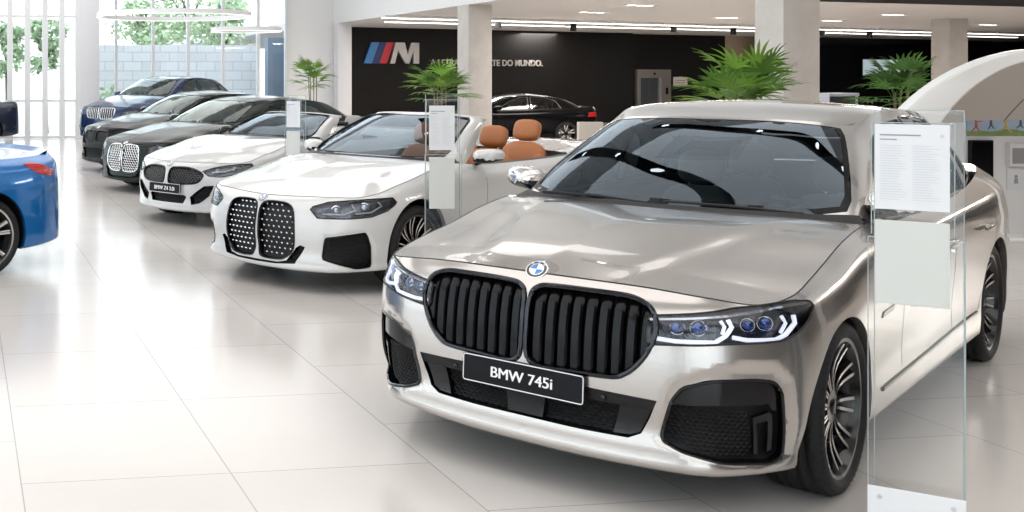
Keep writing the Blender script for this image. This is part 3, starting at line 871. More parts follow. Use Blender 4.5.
def car_seven(loc, rz):
    paint = pmat('silver_metallic', (.46, .43, .405), .23, .85, coat=1.)
    c = Car('car', 'large silver grey saloon with black slatted kidney grille and black number plate', loc, rz, paint, spec_seven(), step=.02)
    g = c.green; c.gA = g.ku[4]; c.gC = g.ku[11]
    c.band.disp.append(press([(-.035, .49), (.0, .548), (.08, .588), (.166, .616), (.253, .634), (.36, .628), (.43, .56), (.45, .40), (.44, .25), (.30, .215), (.05, .24), (-.06, .29)], 35, .016, .045))
    c.arch(.055, .425, .30); c.arch(-3.07, .40, .335)
    kid = smooth_loop([(.012, .56), (.010, .66), (.012, .775), (.035, .818), (.10, .831), (.30, .831), (.405, .825), (.47, .797), (.498, .745), (.497, .69), (.473, .625), (.438, .572), (.40, .537), (.35, .517), (.20, .512), (.08, .508), (.03, .522)], 4)
    head = round_poly([(-.085, .66), (-.075, .765), (.06, .785), (.137, .798), (.228, .818), (.35, .830), (.454, .833), (.535, .826), (.548, .806), (.514, .768), (.46, .726), (.391, .703), (.213, .692), (.085, .677)], .02, 4)
    intk = round_poly([(-.028, .30), (-.03, .325), (-.003, .454), (.032, .51), (.12, .545), (.278, .560), (.35, .552), (.378, .515), (.386, .397), (.394, .262), (.34, .241), (.166, .247), (.031, .272)], .02, 4)
    low = [(-.01, .29), (.23, .288), (.41, .291), (.455, .315), (.485, .38), (.512, .452), (.27, .461), (-.01, .465)]
    K = c.hole(kid, 0); H = c.hole(head, 35); I = c.hole(intk, 35); W = c.hole(low, 0, True)
    c.shell()
    def bump(a, t, G):
        y = np.abs(G[..., 1]); ridge = .30 + .30 * t
        up = 1 / (1 + np.exp(-(ridge - y) / .018))
        return (up - 1) * .012 * np.clip(t * 5, 0, 1) * np.clip((1 - a) * 5, 0, 1) * np.clip((1 - t) * 6, 0, 1)
    saloon_tops(c, bump)
    uA = c.gA
    ws = [(-.05, .02), (uA * .5, .02), (uA * .80, .02), (uA * .93, .05), (uA * .955, .15), (uA * .955, .5), (uA * .955, .85), (uA * .93, .95), (uA * .5, .965), (-.05, .965)]
    uC = c.gC; U = g.u1
    rear = [(U + .05, .03), (U - .3, .03), (uC + .10, .05), (uC + .06, .2), (uC + .06, .8), (uC + .1, .93), (U - .3, .95), (U + .05, .95)]
    dl = [[(1.0, 1.015), (1.95, 1.02), (1.99, 1.455), (1.72, 1.44), (1.47, 1.365), (1.22, 1.22)], [(2.05, 1.02), (2.75, 1.03), (2.74, 1.43), (2.4, 1.455), (2.06, 1.465)], [(2.80, 1.035), (3.22, 1.07), (3.12, 1.24), (2.79, 1.415)]]
    greenhouse(c, ws, rear, [round_poly(d, .03) for d in dl])
    c.wheels('bicolour')
    gb, pl, dv = GLOSS(), PLAST(), DARKVOID()
    slat = pmat('slat_black', (.003, .003, .004), .16, 0, spec=.2)
    for sg in (1, -1):
        # --- kidney grille
        gr = c.recess(K, .07, 0, [gb, dv], 'grille', sg)
        c.rim_tube(K, .0105, 'grille_frame', pmat('dark_chrome', (.045, .045, .05), .12, 1.), sg, .001, gr, n=8)
        ys = np.linspace(.048, .462, 9)
        kp = np.array(kid)
        for y in ys:
            zz = np.linspace(.50, .84, 120); m = inpoly(np.stack([np.full(120, y), zz], 1), kp); zz = zz[m]
            z0, z1 = zz[0] + .004, zz[-1] - .004; n = 12; q = np.linspace(z0, z1, n)
            base = c.lift([(y, z) for z in q], 0, 0.)
            mb = MB(); V = []
            for i, (p, z) in enumerate(zip(base, q)):
                top = (z1 - z) / .055; dep = -.012 - (.022 * (1 - top) if top < 1 else 0)
                for dy, dx in ((-.021, -.045), (-.021, dep - .008), (-.014, dep), (-.004, dep + .001), (.004, dep + .001), (.014, dep), (.021, dep - .008), (.021, -.045)):
                    V.append((p[0] + dx - .0, p[1] + dy, p[2]))
            mb.add(V, [(i * 8 + j, i * 8 + j + 1, (i + 1) * 8 + j + 1, (i + 1) * 8 + j) for i in range(n - 1) for j in range(7)] + [tuple(range(8)), tuple((n - 1) * 8 + j for j in range(8))])
            mb.flip(sg); mb.build('grille_slat', slat, gr, sharp=20)
        # --- headlamp
        hl = c.recess(H, .06, 35, [gb, pmat('lamp_dark', (.01, .012, .02), .2, coat=.3)], 'headlight', sg)
        drl = pmat('daytime_light', (.85, .85, .9), .25, emit=(.85, .87, 1.), estr=.55)
        blue = pmat('lamp_blue', (.03, .07, .22), .12, .8, coat=.5)
        for P in ([(-.05, .684), (.016, .681), (.145, .689), (.185, .716), (.207, .748), (.196, .773)], [(.172, .720), (.182, .748), (.170, .768)], [(.206, .711), (.258, .703), (.361, .704), (.404, .719), (.450, .757), (.447, .785)], [(.384, .728), (.410, .760), (.395, .786)]):
            q = c.lift(resample(P, .015, False), 35, -.014)
            thin = len(P) == 3
            mb = MB(); mb.tube(q, .0065 if thin else .0085, 6); mb.flip(sg); mb.build('daytime_light', drl, hl)
        mb = MB(); mb.tube(c.lift(resample([(-.06, .752), (.195, .786), (.367, .815), (.515, .820)], .02, False), 35, -.016), [.006] * 4 + [.011] * 40 if False else .010, 6, flat=.8); mb.flip(sg); mb.build('lamp_brow', pmat('lamp_silver', (.8, .8, .82), .2, .8), hl)
        for (s0, z0, rs) in ((.03, .727, .026), (.10, .732, .028), (.27, .752, .024), (.335, .757, .026)):
            P = c.lift([(s0, z0)], 35, -.032)[0]
            mb = MB(); a = math.radians(35); M = Matrix.Translation(P) @ Matrix.Rotation(a, 4, 'Z') @ Matrix.Rotation(PI / 2, 4, 'Y')
            mb.lathe([(0, .012), (rs * .5, .010), (rs * .85, .004), (rs, -.006), (rs * 1.1, -.006), (rs * 1.1, -.03)], 20, mis=[1, 1, 0, 0, 0]); mb.v = [tuple(M @ Vector(v)) for v in mb.v]; mb.flip(sg)
            mb.build('projector', [CHROME(), blue], hl)
        for zz, s0, s1 in ((.712, -.03, .15), (.765, .25, .38), (.722, .25, .37), (.742, -.03, .15)):
            mb = MB(); mb.tube(c.lift(resample([(s0, zz), (s1, zz + .008)], .02, False), 35, -.034), .006, 5, flat=.5); mb.flip(sg); mb.build('lamp_fin', blue, hl)
        c.lens(H, 'headlight_lens', CLEAR(), sg, .0015, hl)
        c.rim_tube(H, .0045, 'headlight_seal', dv, sg, 0., hl)
        # --- outer air intake
        it = c.recess(I, .055, 35, [gb, dv], 'air_intake', sg)
        c.rim_tube(I, .007, 'intake_frame', gb, sg, .001, it)
        c.slab([(.0, .44), (.032, .503), (.12, .538), (.278, .553), (.35, .545), (.37, .51), (.372, .44), (.345, .445), (.33, .47), (.12, .452)], 35, -.012, .02, 'intake_blade', gb, sg, it)
        c.slab([(.275, .415), (.335, .437), (.345, .425), (.352, .275), (.335, .275), (.330, .405), (.287, .395), (.300, .27), (.285, .27)], 35, -.014, .03, 'intake_fin', gb, sg, it)
        c.mesh_grid([(-.015, .30), (.003, .435), (.26, .44), (.28, .30), (.25, .262), (.10, .265)], 35, -.028, .021, .022, .0032, 'intake_mesh', pl, sg, it)
        c.slab([(.41, .301), (.352, .298), (.378, .408), (.49, .416), (.475, .38), (.447, .318)], 0, -.012, .04, 'brake_duct', gb, sg)
        c.seam(c.band, c.uv([(.405, .70), (.43, .62), (.46, .50), (.475, .40), (.48, .30)], 35), .004, 'bumper_gap', dv, .0012) if False else None
    # --- lower centre intake
    lo = c.recess(W, .06, 0, [gb, dv], 'lower_intake', 1, True)
    c.slab([(.0, .42), (.27, .412), (.498, .412), (.512, .450), (.27, .459), (.0, .463)], 0, -.006, .03, 'intake_bar', pmat('satin_black', (.008, .008, .009), .32, spec=.25), 1, lo, centre=True)
    c.mesh_grid([(.09, .294), (.345, .294), (.37, .41), (.09, .412)], 0, -.03, .030, .022, .0036, 'intake_mesh', pl, 1, lo, centre=True)
    c.slab([(.0, .297), (.075, .297), (.085, .395), (.0, .397)], 0, -.012, .04, 'radar_cover', pmat('satin_black', (.008, .008, .009), .32, spec=.25), 1, lo, centre=True)
    for y in (.32, -.32):
        P = c.lift([(abs(y), .43)], 0, -.004)[0]; mb = MB(); mb.lathe([(0, .006), (.010, .004), (.012, 0), (.012, -.01)], 16, 'x', (P[0], y, P[2])); mb.build('parking_sensor', gb, lo)
    P = c.lift([(.0, .45)], 0, .0)[0]
    make_plate(c.root, (P[0] + .014, 0, .450), (1, 0, .06), .525, .115, 'BMW 745i', .062)
    h = c.hood; P = h.P([0.], [.012])[0]; c.roundel(P + np.array([.004, 0, .002]), h.N([0.], [.035])[0] + np.array([.55, 0, 0]), .047)
    # --- side details
    for sg in (1, -1):
        make_mirror(c.root, -.93, .800, 1.10, pmat('mirror_silver', (.62, .60, .58), .2, .85, coat=1.), sg, .9)
        L = c.uv(resample([(.56, .318), (1.48, .335), (2.56, .362)], .05, False), 90)
        mb = MB(); mb.tube(c.band.P(L[:, 0], L[:, 1]) + np.array([0, .002, 0]), .007, 6, flat=1.6); mb.flip(sg); mb.build('sill_trim', gb, c.root)
        for xx in (.92, 1.98, 2.93):
            q = [(xx, .36), (xx, .7), (xx - .01 if xx > 1 else xx, .93)] if xx < 2.5 else [(xx - .35, .36), (xx - .12, .6), (xx + .06, .75), (xx + .1, .95)]
            L = c.uv(resample(q, .04, False), 90); p = c.band.P(L[:, 0], L[:, 1]) + c.band.N(L[:, 0], L[:, 1]) * .001
            w = np.array([.0025, 0, 0]); mb = MB(); k = len(p); mb.add(list(p - w) + list(p + w), [(i, i + 1, k + i + 1, k + i) for i in range(k - 1)]); mb.flip(sg); mb.build('door_gap', dv, c.root, fix=False)
        for xx in (1.82, 2.72):
            P = c.lift([(xx, .83)], 90, .022)[0]; mb = MB(); mb.sphere(tuple(P), (.115, .016, .017), 14, e=.6); mb.flip(sg); mb.build('door_handle', paint, c.root)
        c.slab([(.50, .640), (.70, .648), (.72, .668), (.52, .662)], 90, .004, .01, 'fender_vent', gb, sg)
    mb = MB()
    for y0, y1 in ((.62, .02), (-.05, -.60)):
        mb2 = MB(); mb2.tube([(-.52 if abs(y0) < .3 else -.60, y0, 1.052), (-.54, .5 * (y0 + y1), 1.068), (-.535, y1, 1.066)], .008, 6); mb2.build('wiper', pl, c.root)
    cabin(c, pmat('ivory_leather', (.55, .52, .48), .5), pmat('dash_black', (.03, .03, .032), .5), -.62, 1.0)
    mb = MB(); mb.sphere((-1.27, 0, 1.385), (.03, .12, .035), 14, e=.6); mb.tube([(-1.26, 0, 1.40), (-1.23, 0, 1.45)], .015, 6); mb.build('rear_view_mirror', pl, c.root)
    # --- tail lamps
    for sg in (1, -1):
        T = c.uv(resample([(3.98, .83), (4.22, .83), (4.22, .92), (3.82, .945), (3.80, .915)], .03), 90)
        c.lens(T, 'tail_light', TAILRED(), sg, .003)
    return c
# ------------------------------------------------------------------ the other cars
def xmap(x, fo, wb, ro):
    x = np.asarray(x, float)
    return np.where(x > 0, x * fo / .87, np.where(x > -3.07, x * wb / 3.07, -wb + (x + 3.07) * ro / 1.165))

def spec_from(fo, wb, ro, hw, zf, zm, zr, H, R, ws=None, open_at=None, roofk=1., tw=.25, ysq=1., topx=0., zsill=.19, sweep=0., dip=0., gx=0.):
    """body of another model, drawn from the reference band"""
    base = band_rows(); B = base.copy(); xs = base[..., 0]
    kx = np.array([-4.3, -3.6, -2.0, -.62, .2, .90]); kz = np.array([zr, zr, (zr + zm) / 2, zm, (zm + zf) / 2 * 1.0, zf])
    k = np.interp(xs, kx, kz)
    B[..., 0] = xmap(xs, fo, wb, ro); B[..., 1] = base[..., 1] * hw / .95
    B[..., 2] = .2 + (base[..., 2] - .2) * k + (zsill - .2) * np.clip((.5 - base[..., 2]) / .3, 0, 1)
    fr = np.clip((xs - .1) / .6, 0, 1); fr = fr * fr * (3 - 2 * fr)
    B[..., 0] -= sweep * fr * (np.abs(base[..., 1]) / .85)**2.2
    hgt = np.clip((base[..., 2] - .45) / .42, 0, 1)
    B[..., 2] -= dip * fr * hgt * np.clip(1 - (np.abs(base[..., 1]) / .9)**2, 0, 1)
    g7 = np.array([(-.50, 0, 1.045, -1.24, 0, 1.468), (-.53, .40, 1.045, -1.265, .32, 1.464), (-.62, .66, 1.042, -1.33, .50, 1.452), (-.76, .80, 1.036, -1.43, .585, 1.435),
             (-.98, .845, .985, -1.54, .618, 1.452), (-1.5, .855, .985, -1.74, .638, 1.475), (-2.05, .86, .99, -2.1, .645, 1.482), (-2.62, .85, 1.0, -2.5, .632, 1.465),
             (-3.12, .80, 1.03, -2.86, .60, 1.43), (-3.48, .70, 1.06, -3.06, .55, 1.395), (-3.62, .58, 1.075, -3.12, .47, 1.39), (-3.72, .30, 1.085, -3.17, .24, 1.40), (-3.74, 0, 1.088, -3.18, 0, 1.405)])
    G = g7.copy(); kb = np.interp(g7[:, 0], kx, kz)
    G[:, 0] = xmap(g7[:, 0], fo, wb, ro) + gx; G[:, 3] = xmap(g7[:, 3], fo, wb, ro) + topx + gx
    G[:, 1] *= hw / .95; G[:, 4] *= hw / .95
    G[:, 2] = .2 + (g7[:, 2] - .2) * kb
    G[:, 5] = H - .065 + (g7[:, 5] - 1.475) * roofk
    ku = knots(B[:, 4])
    cz = .2 + (1.043 - .2) * zm; X = lambda x: float(xmap(x, fo, wb, ro))
    y = hw / .95
    S = dict(band=lambda: (B, ku, KV), wb=wb, R=R, tw=tw, track=2 * (hw - tw / 2 - .012), hw=hw, zsill=zsill, zroof=H,
             cowl=[(X(-.43) + gx, 0, cz), (X(-.46) + gx, .35 * y, cz - .001), (X(-.545) + gx, .62 * y, cz - .007)],
             hoodc=[(X(.60), 0, .2 + (.918 - .2) * zf - dip * .55), (X(.25), 0, .2 + (.975 - .2) * (zf + zm) / 2 - dip * .25), (X(-.1) + gx * .5, 0, .2 + (1.015 - .2) * zm - .01)],
             gx=gx, deckx=X(-3.5), decky=.70 * y, hood_corner_y=.80 * y, X=X)
    if open_at is None: S['green'] = lambda: green_from([tuple(q) for q in G])
    else:
        H_ = [tuple(q) for q in G[:4]]
        S['green_open'] = H_
        q = G[4]; last = (G[3, 0] - .10, G[3, 1] + .012, G[3, 2] - .04, G[3, 3] - .05, G[3, 4] + .01, G[3, 5] - .004)
        pr = [tuple(a) for a in G[:4]] + [last]
        C, k2, kv = green_from(pr)
        S['green'] = lambda: (C, k2, kv)
    return S

def uv_to_side(c, sg=1): pass

def base_car(label, loc, rz, paint, S, group, step=.04, style='small', roof=True, archR=.37, dlo=None, seats=None, open_x=None, glassm=None, caliper=None, trim=None, wscale=1., roof_mat=None, rows=None, wheels=True):
    S = dict(S); S['caliper'] = caliper
    c = Car('car', label, loc, rz, paint, S, group, step)
    if open_x is not None:
        c.green = Surf(*S['green'](), mirror=(True, False), nu=80, nv=20)
    g = c.green; c.gA = g.ku[4] if open_x is None else g.ku[4]
    if open_x is None: c.gC = g.ku[11]
    c.arch(0, archR, S['R']); c.arch(-S['wb'], archR, S['R'])
    c._glass = glassm; c._trim = trim; c._open = open_x; c._style = style; c._dlo = dlo; c._rm = roof_mat; c._rows = rows; c._seat = seats
    return c

def finish_car(c, hood_bump=None):
    S, g, X = c.S, c.green, c.S['X']
    c.shell()
    uA = c.gA
    if c._open is None:
        saloon_tops(c, hood_bump, hood_corner_y=S['hood_corner_y'], cowl_u=c.u_at_x(X(-.66) + S['gx']), roof_mat=c._rm)
        ws = [(-.05, .02), (uA * .5, .02), (uA * .80, .02), (uA * .93, .05), (uA * .955, .15), (uA * .955, .5), (uA * .955, .85), (uA * .93, .95), (uA * .5, .965), (-.05, .965)]
        uC = c.gC; U = g.u1
        rear = [(U + .05, .03), (U - .3, .03), (uC + .10, .05), (uC + .06, .2), (uC + .06, .8), (uC + .1, .93), (U - .3, .95), (U + .05, .95)]
        greenhouse(c, ws, rear, [round_poly(d, .03) for d in c._dlo], glassm=c._glass, trim=c._trim, pillar=c._rm)
    else:
        saloon_tops(c, hood_bump, hood_corner_y=S['hood_corner_y'], cowl_u=c.u_at_x(X(-.66) + S['gx']), deck=False, roof=False)
        ws = [(-.05, .03), (uA * .5, .03), (uA * .78, .03), (uA * .86, .06), (uA * .885, .15), (uA * .885, .5), (uA * .885, .85), (uA * .86, .93), (uA * .5, .945), (-.05, .945)]
        p, F, n = patch(g, [(g.u0, 0), (g.u1, 0), (g.u1, 1), (g.u0, 1)], (), c.step, 0, [np.array(ws)])
        q = both(p, F, n); A, Fa = q[0], q[1]; m = len(A)
        inn = A - np.concatenate([n, n * np.array([1, -1, 1.])]) * .03
        mobj('windscreen_frame', np.concatenate([A, inn]), np.concatenate([Fa, Fa[:, ::-1] + m]), c.paint, c.root)
        L = np.array(ws, float); L[:, 0] = np.maximum(L[:, 0], 0)
        e = g.P(np.array(ws)[:, 0], np.array(ws)[:, 1])
        mb = MB(); mb.tube([tuple(x * np.array([1, -1, 1.])) for x in e[-2:0:-1]] + [tuple(x) for x in e[1:-1]], .012, 6, True); mb.build('windscreen_seal', PLAST(), c.root)
        p, F, n = patch(g, L, (), .05, -.004); q = both(p, F, n)
        mobj('windscreen', q[0], q[1], glass('windscreen_glass', (.34, .40, .43), 1.35) if c._glass is None else c._glass, c.root, normals=q[2])
        top = g.P(np.linspace(0, g.u1, 20), np.ones(20)); mb = MB(); mb.tube([tuple(x - np.array([.012, 0, .008])) for x in top], .017, 6); mb.mirror(); mb.build('header_rail', c.paint, c.root)
        # rear deck behind the cockpit
        b = c.band; zt = b.v1; u0 = c.u_at_x(c._open); u1 = c.u_at_y(S['decky'], True); m0 = b.P([u0], [zt])[0]
        Fl = c.line([(c._open - .02, 0, m0[2] + .03), (c._open - .02, .4, m0[2] + .028), (c._open, m0[1] - .12, m0[2] + .02), tuple(m0)])
        Rl = lambda q: b.P(b.u1 + (u1 - b.u1) * np.asarray(q), np.full(len(q), zt)); r0 = b.P([b.u1], [zt])[0]
        Cl = c.line([(c._open - .02, 0, m0[2] + .03), (.5 * (c._open + r0[0]), 0, .5 * (m0[2] + r0[2]) + .05), tuple(r0)])
        c.deck = c.cap(Fl, c.bandtop(u0, u1), Rl, Cl); p, F, n = patch(c.deck, [(0, 0), (1, 0), (1, 1), (0, 1)], (), .05)
        q = both(p, F, n); mobj('rear_deck', q[0], q[1], c.paint, c.root, normals=q[2])
        # door tops: inner ledge of the cockpit
        ua = c.u_at_x(X(-.70) + S['gx']); uu = np.linspace(ua, u0, 40); e = b.P(uu, np.full(40, zt)); i1 = e.copy(); i1[:, 1] -= .07; i1[:, 2] += .004; i2 = i1.copy(); i2[:, 2] = .35; i2[:, 1] -= .02
        mb = MB(); mb.add(list(e) + list(i1) + list(i2), [(i, i + 1, 41 + i, 40 + i) for i in range(39)] + [(40 + i, 41 + i, 81 + i, 80 + i) for i in range(39)]); mb.mirror()
        mb.build('door_lining', pmat('door_lining', (.025, .025, .027), .5), c.root, fix=False)
        mb = MB(); y0 = m0[1] - .05; mb.add([(c._open + .02, -y0, .35), (c._open + .02, y0, .35), (c._open - .02, y0, m0[2] + .02), (c._open - .02, -y0, m0[2] + .02)], [(0, 1, 2, 3)]); mb.build('rear_bulkhead', pmat('door_lining', (.025, .025, .027), .5), c.root)
    c.wheels(c._style)
    xw = X(-.62) + S['gx']; zc = S['cowl'][0][2] - .045
    cabin(c, c._seat or pmat('black_leather', (.03, .03, .032), .5), pmat('dash_black', (.03, .03, .032), .5), xw, zc, c._rows or ((xw - 1.12, .36), (xw - 1.95, .36)), ysz=S['hw'] - .17)
    mb = MB(); tp = g.P([0.], [.93])[0]; mb.sphere((tp[0] - .05, 0, tp[2] - .04), (.03, .11, .03), 14, e=.6); mb.build('rear_view_mirror', PLAST(), c.root)

def mirrors(c, paint, k=1., dz=.0):
    X = c.S['X']; y = c.S['hw']
    x = X(-.97) + c.S['gx']; e = c.band.P([c.u_at_x(x)], [c.band.v1])[0]
    for sg in (1, -1): make_mirror(c.root, x, e[1] + .03, e[2] + .075 + dz, paint, sg, k * .86)

def side_lines(c, xs, hx, zl=.34):
    for sg in (1, -1):
        for xx in xs:
            L = c.uv(resample([(xx, zl), (xx, .66), (xx - .01, .88)], .05, False), 90); p = c.band.P(L[:, 0], L[:, 1]) + c.band.N(L[:, 0], L[:, 1]) * .001
            w = np.array([.0028, 0, 0]); mb = MB(); k = len(p); mb.add(list(p - w) + list(p + w), [(i, i + 1, k + i + 1, k + i) for i in range(k - 1)]); mb.flip(sg); mb.build('door_gap', DARKVOID(), c.root, fix=False)
        for xx in hx:
            P = c.lift([(xx, .76)], 90, .02)[0]; mb = MB(); mb.sphere(tuple(P), (.11, .015, .016), 12, e=.6); mb.flip(sg); mb.build('door_handle', c.paint, c.root)

def spec_four(): return spec_from(.89, 2.851, 1.087, .926, .90, .93, .90, 1.384, .335, sweep=.055, dip=.07)
def spec_four_open(): return spec_from(.89, 2.851, 1.087, .926, .90, .93, .90, 1.42, .335, open_at=1, topx=-.05, sweep=.055, dip=.07)
def spec_roadster(): return spec_from(.86, 2.47, .99, .932, .84, .90, .88, 1.304, .335, open_at=1, topx=-.02, gx=-.28, sweep=.14, dip=.05)
def spec_small(): return spec_from(.86, 2.70, .99, .90, .93, .96, .95, 1.42, .335, sweep=.08, dip=.03)
def spec_suv(): return spec_from(.88, 2.975, 1.08, 1.0, 1.18, 1.22, 1.16, 1.70, .375, sweep=.06, zsill=.27)
def stud_grid(c, kid, off, px, pz, size, name, mat, sg, parent):
    kp = np.array(kid); lo, hi = kp.min(0), kp.max(0); P = []; r = 0; z = lo[1]
    while z < hi[1]:
        x = lo[0] + (px / 2 if r % 2 else 0)
        while x < hi[0]: P.append((x, z)); x += px
        z += pz; r += 1
    P = np.array(P); shr = kp.mean(0) + (kp - kp.mean(0)) * .93
    P = P[inpoly(P, shr)]; Q = c.lift(P, 0, off); mb = MB(); a, h = size
    for q in Q:
        x, y, z = q
        mb.add([(x + .004, y, z), (x, y - a, z - h * .4), (x, y - a * .4, z + h), (x, y + a, z + h * .4), (x, y + a * .4, z - h)], [(0, 2, 1), (0, 3, 2), (0, 4, 3), (0, 1, 4)])
    mb.flip(sg); return mb.build(name, mat, parent, smooth=False, fix=False)

def front(c, kid=None, kstyle='stud', kframe=None, head=None, haz=40, intakes=(), low=None, plate=None, roundel=None, step=.03, drl=None, meshp=(.05, .042), uz=None):
    """declares the openings of the nose (call before finish_car); returns a builder to call afterwards"""
    K = c.hole(kid, 0, step=step) if kid is not None else None
    H = c.hole(head, haz, step=step) if head is not None else None
    I = [(c.hole(o, az, step=step), o, az) for o, az in intakes]
    W = c.hole(low, 0, True, step) if low is not None else None
    gb, dv, pl = GLOSS(), DARKVOID(), PLAST()
    def build():
        for sg in (1, -1):
            if K is not None:
                g = c.recess(K, .05, 0, [gb, dv], 'grille', sg)
                c.rim_tube(K, .0095, 'grille_frame', kframe or gb, sg, .001, g, n=6)
                if kstyle == 'stud':
                    stud_grid(c, kid, -.012, *meshp, (.013, .008), 'grille_mesh', SILVER(), sg, g)
                elif kstyle == 'mesh':
                    c.mesh_grid(kid, 0, -.012, meshp[0], meshp[1], .0065, 'grille_mesh', SILVER(), sg, g)
                elif kstyle == 'dark':
                    c.mesh_grid(kid, 0, -.014, meshp[0], meshp[1], .005, 'grille_mesh', pmat('mesh_grey', (.10, .10, .10), .25, .8), sg, g)
                elif kstyle == 'bars':
                    kp = np.array(kid)
                    for y in np.linspace(kp[:, 0].min() + .03, kp[:, 0].max() - .03, 7):
                        zz = np.linspace(kp[:, 1].min(), kp[:, 1].max(), 60); zz = zz[inpoly(np.stack([np.full(60, y), zz], 1), kp)]
                        if len(zz) < 3: continue
                        mb = MB(); mb.tube(c.lift([(y, z) for z in np.linspace(zz[0], zz[-1], 6)], 0, -.01), .012, 6); mb.flip(sg); mb.build('grille_slat', SILVER(), g)
            if H is not None:
                h = c.recess(H, .05, haz, [gb, pmat('lamp_grey', (.10, .105, .12), .25, .6)], 'headlight', sg)
                o = np.array(head); ctr = o.mean(0)
                for k, q in enumerate((.30, .62)):
                    s0 = o[:, 0].min() + (o[:, 0].max() - o[:, 0].min()) * q; m = inpoly(np.stack([np.full(40, s0), np.linspace(.3, 1.2, 40)], 1), o); zz = np.linspace(.3, 1.2, 40)[m]
                    if len(zz) == 0: continue
                    P = c.lift([(s0, zz.mean())], haz, -.028)[0]; r = max(.012, min(.032, (zz[-1] - zz[0]) * .38))
                    mb = MB(); M = Matrix.Translation(P) @ Matrix.Rotation(math.radians(haz), 4, 'Z') @ Matrix.Rotation(PI / 2, 4, 'Y')
                    mb.lathe([(0, .012), (r * .6, .010), (r, -.002), (r * 1.15, -.004), (r * 1.15, -.02)], 16, mis=[0, 0, 1, 1]); mb.v = [tuple(M @ Vector(v)) for v in mb.v]; mb.flip(sg)
                    mb.build('projector', [pmat('lamp_eye', (.45, .5, .55), .1, .6), CHROME()], h)
                if drl:
                    for D in drl:
                        mb = MB(); mb.tube(c.lift(resample(D, .02, False), haz, -.012), .007, 5); mb.flip(sg); mb.build('daytime_light', pmat('daytime_light_off', (.8, .8, .82), .25), h)
                c.lens(H, 'headlight_lens', CLEAR(), sg, .0015, h)
                c.rim_tube(H, .005, 'headlight_seal', dv, sg, 0, h)
            for L, o, az in I:
                t = c.recess(L, .05, az, [gb, dv], 'air_intake', sg); c.rim_tube(L, .006, 'intake_frame', gb, sg, .001, t)
                oo = np.array(o); sm = oo.mean(0) + (oo - oo.mean(0)) * .86
                c.mesh_grid(sm, az, -.03, .05, .034, .004, 'intake_mesh', pl, sg, t)
        if W is not None:
            t = c.recess(W, .05, 0, [gb, dv], 'lower_intake', 1, True)
            lo = np.array(low); lo[:, 0] = np.maximum(lo[:, 0], .0); sm = lo.copy(); sm[:, 1] = lo[:, 1].mean() + (lo[:, 1] - lo[:, 1].mean()) * .85; sm[:, 0] *= .96
            c.mesh_grid(sm, 0, -.028, .055, .034, .004, 'intake_mesh', pl, 1, t, centre=True)
        if plate:
            P = c.lift([(0, plate[0])], 0, 0)[0]; make_plate(c.root, (P[0] + .016, 0, plate[0]), (1, 0, .05), .52, .11, plate[1], .062)
        if roundel:
            uv = c.uv([(.0008, roundel)], 0)[0]; P = c.band.P([max(uv[0], 0)], [uv[1]])[0]; N = c.band.N([max(uv[0], 0)], [uv[1]])[0]; c.roundel(P + N * .003, N, .041)
    return build

def tail(c, outline, az=90, tip=True):
    T = c.uv(resample(outline, .03), az)
    for sg in (1, -1):
        c.lens(T, 'tail_light', TAILRED(), sg, .004); 

KID_TALL = [(.020, .50), (.018, .62), (.035, .668), (.085, .690), (.24, .688), (.318, .662), (.352, .60), (.368, .47), (.362, .38), (.335, .31), (.275, .262), (.20, .250), (.09, .250), (.035, .270), (.022, .36)]
HEAD_FOUR = [(-.142, .655), (-.12, .678), (.0, .717), (.16, .733), (.326, .744), (.485, .747), (.518, .712), (.50, .69), (.444, .652), (.324, .612), (.148, .598), (-.088, .594)]
DRL_FOUR = [[(-.05, .625), (.12, .628), (.20, .66), (.17, .70)], [(.20, .632), (.32, .645), (.40, .69), (.37, .72)]]

def car_convertible(loc, rz):
    paint = pmat('white_car_paint', (.58, .575, .565), .22, 0, coat=.8)
    c = base_car('white open convertible with tan leather seats and tall black studded grille', loc, rz, paint, spec_four_open(), None, .026, 'bicolour', open_x=-2.48, archR=.385,
                 seats=pmat('tan_leather', (.42, .15, .05), .5, noise=.1, nscale=30), rows=((-1.50, .38), (-2.08, .42)))
    c.band.disp.append(press([(-.06, .26), (-.05, .47), (.10, .50), (.30, .53), (.36, .40), (.36, .18), (.18, .17)], 40, .014, .04))
    b = front(c, smooth_loop(KID_TALL, 3), 'stud', GLOSS(), HEAD_FOUR, 40, [(round_poly([(-.03, .444), (.279, .492), (.312, .39), (.316, .225), (.207, .212), (-.052, .28)], .02, 3), 40)],
              [(-.01, .208), (.20, .210), (.375, .226), (.455, .362), (.415, .375), (.375, .350), (.30, .245), (.22, .226), (-.01, .226)], None, .712, drl=DRL_FOUR)
    finish_car(c); b(); mirrors(c, paint)
    side_lines(c, (.95, 2.28), (2.0,))
    tail(c, [(3.55, .74), (3.85, .74), (3.85, .86), (3.5, .86)])
    return c

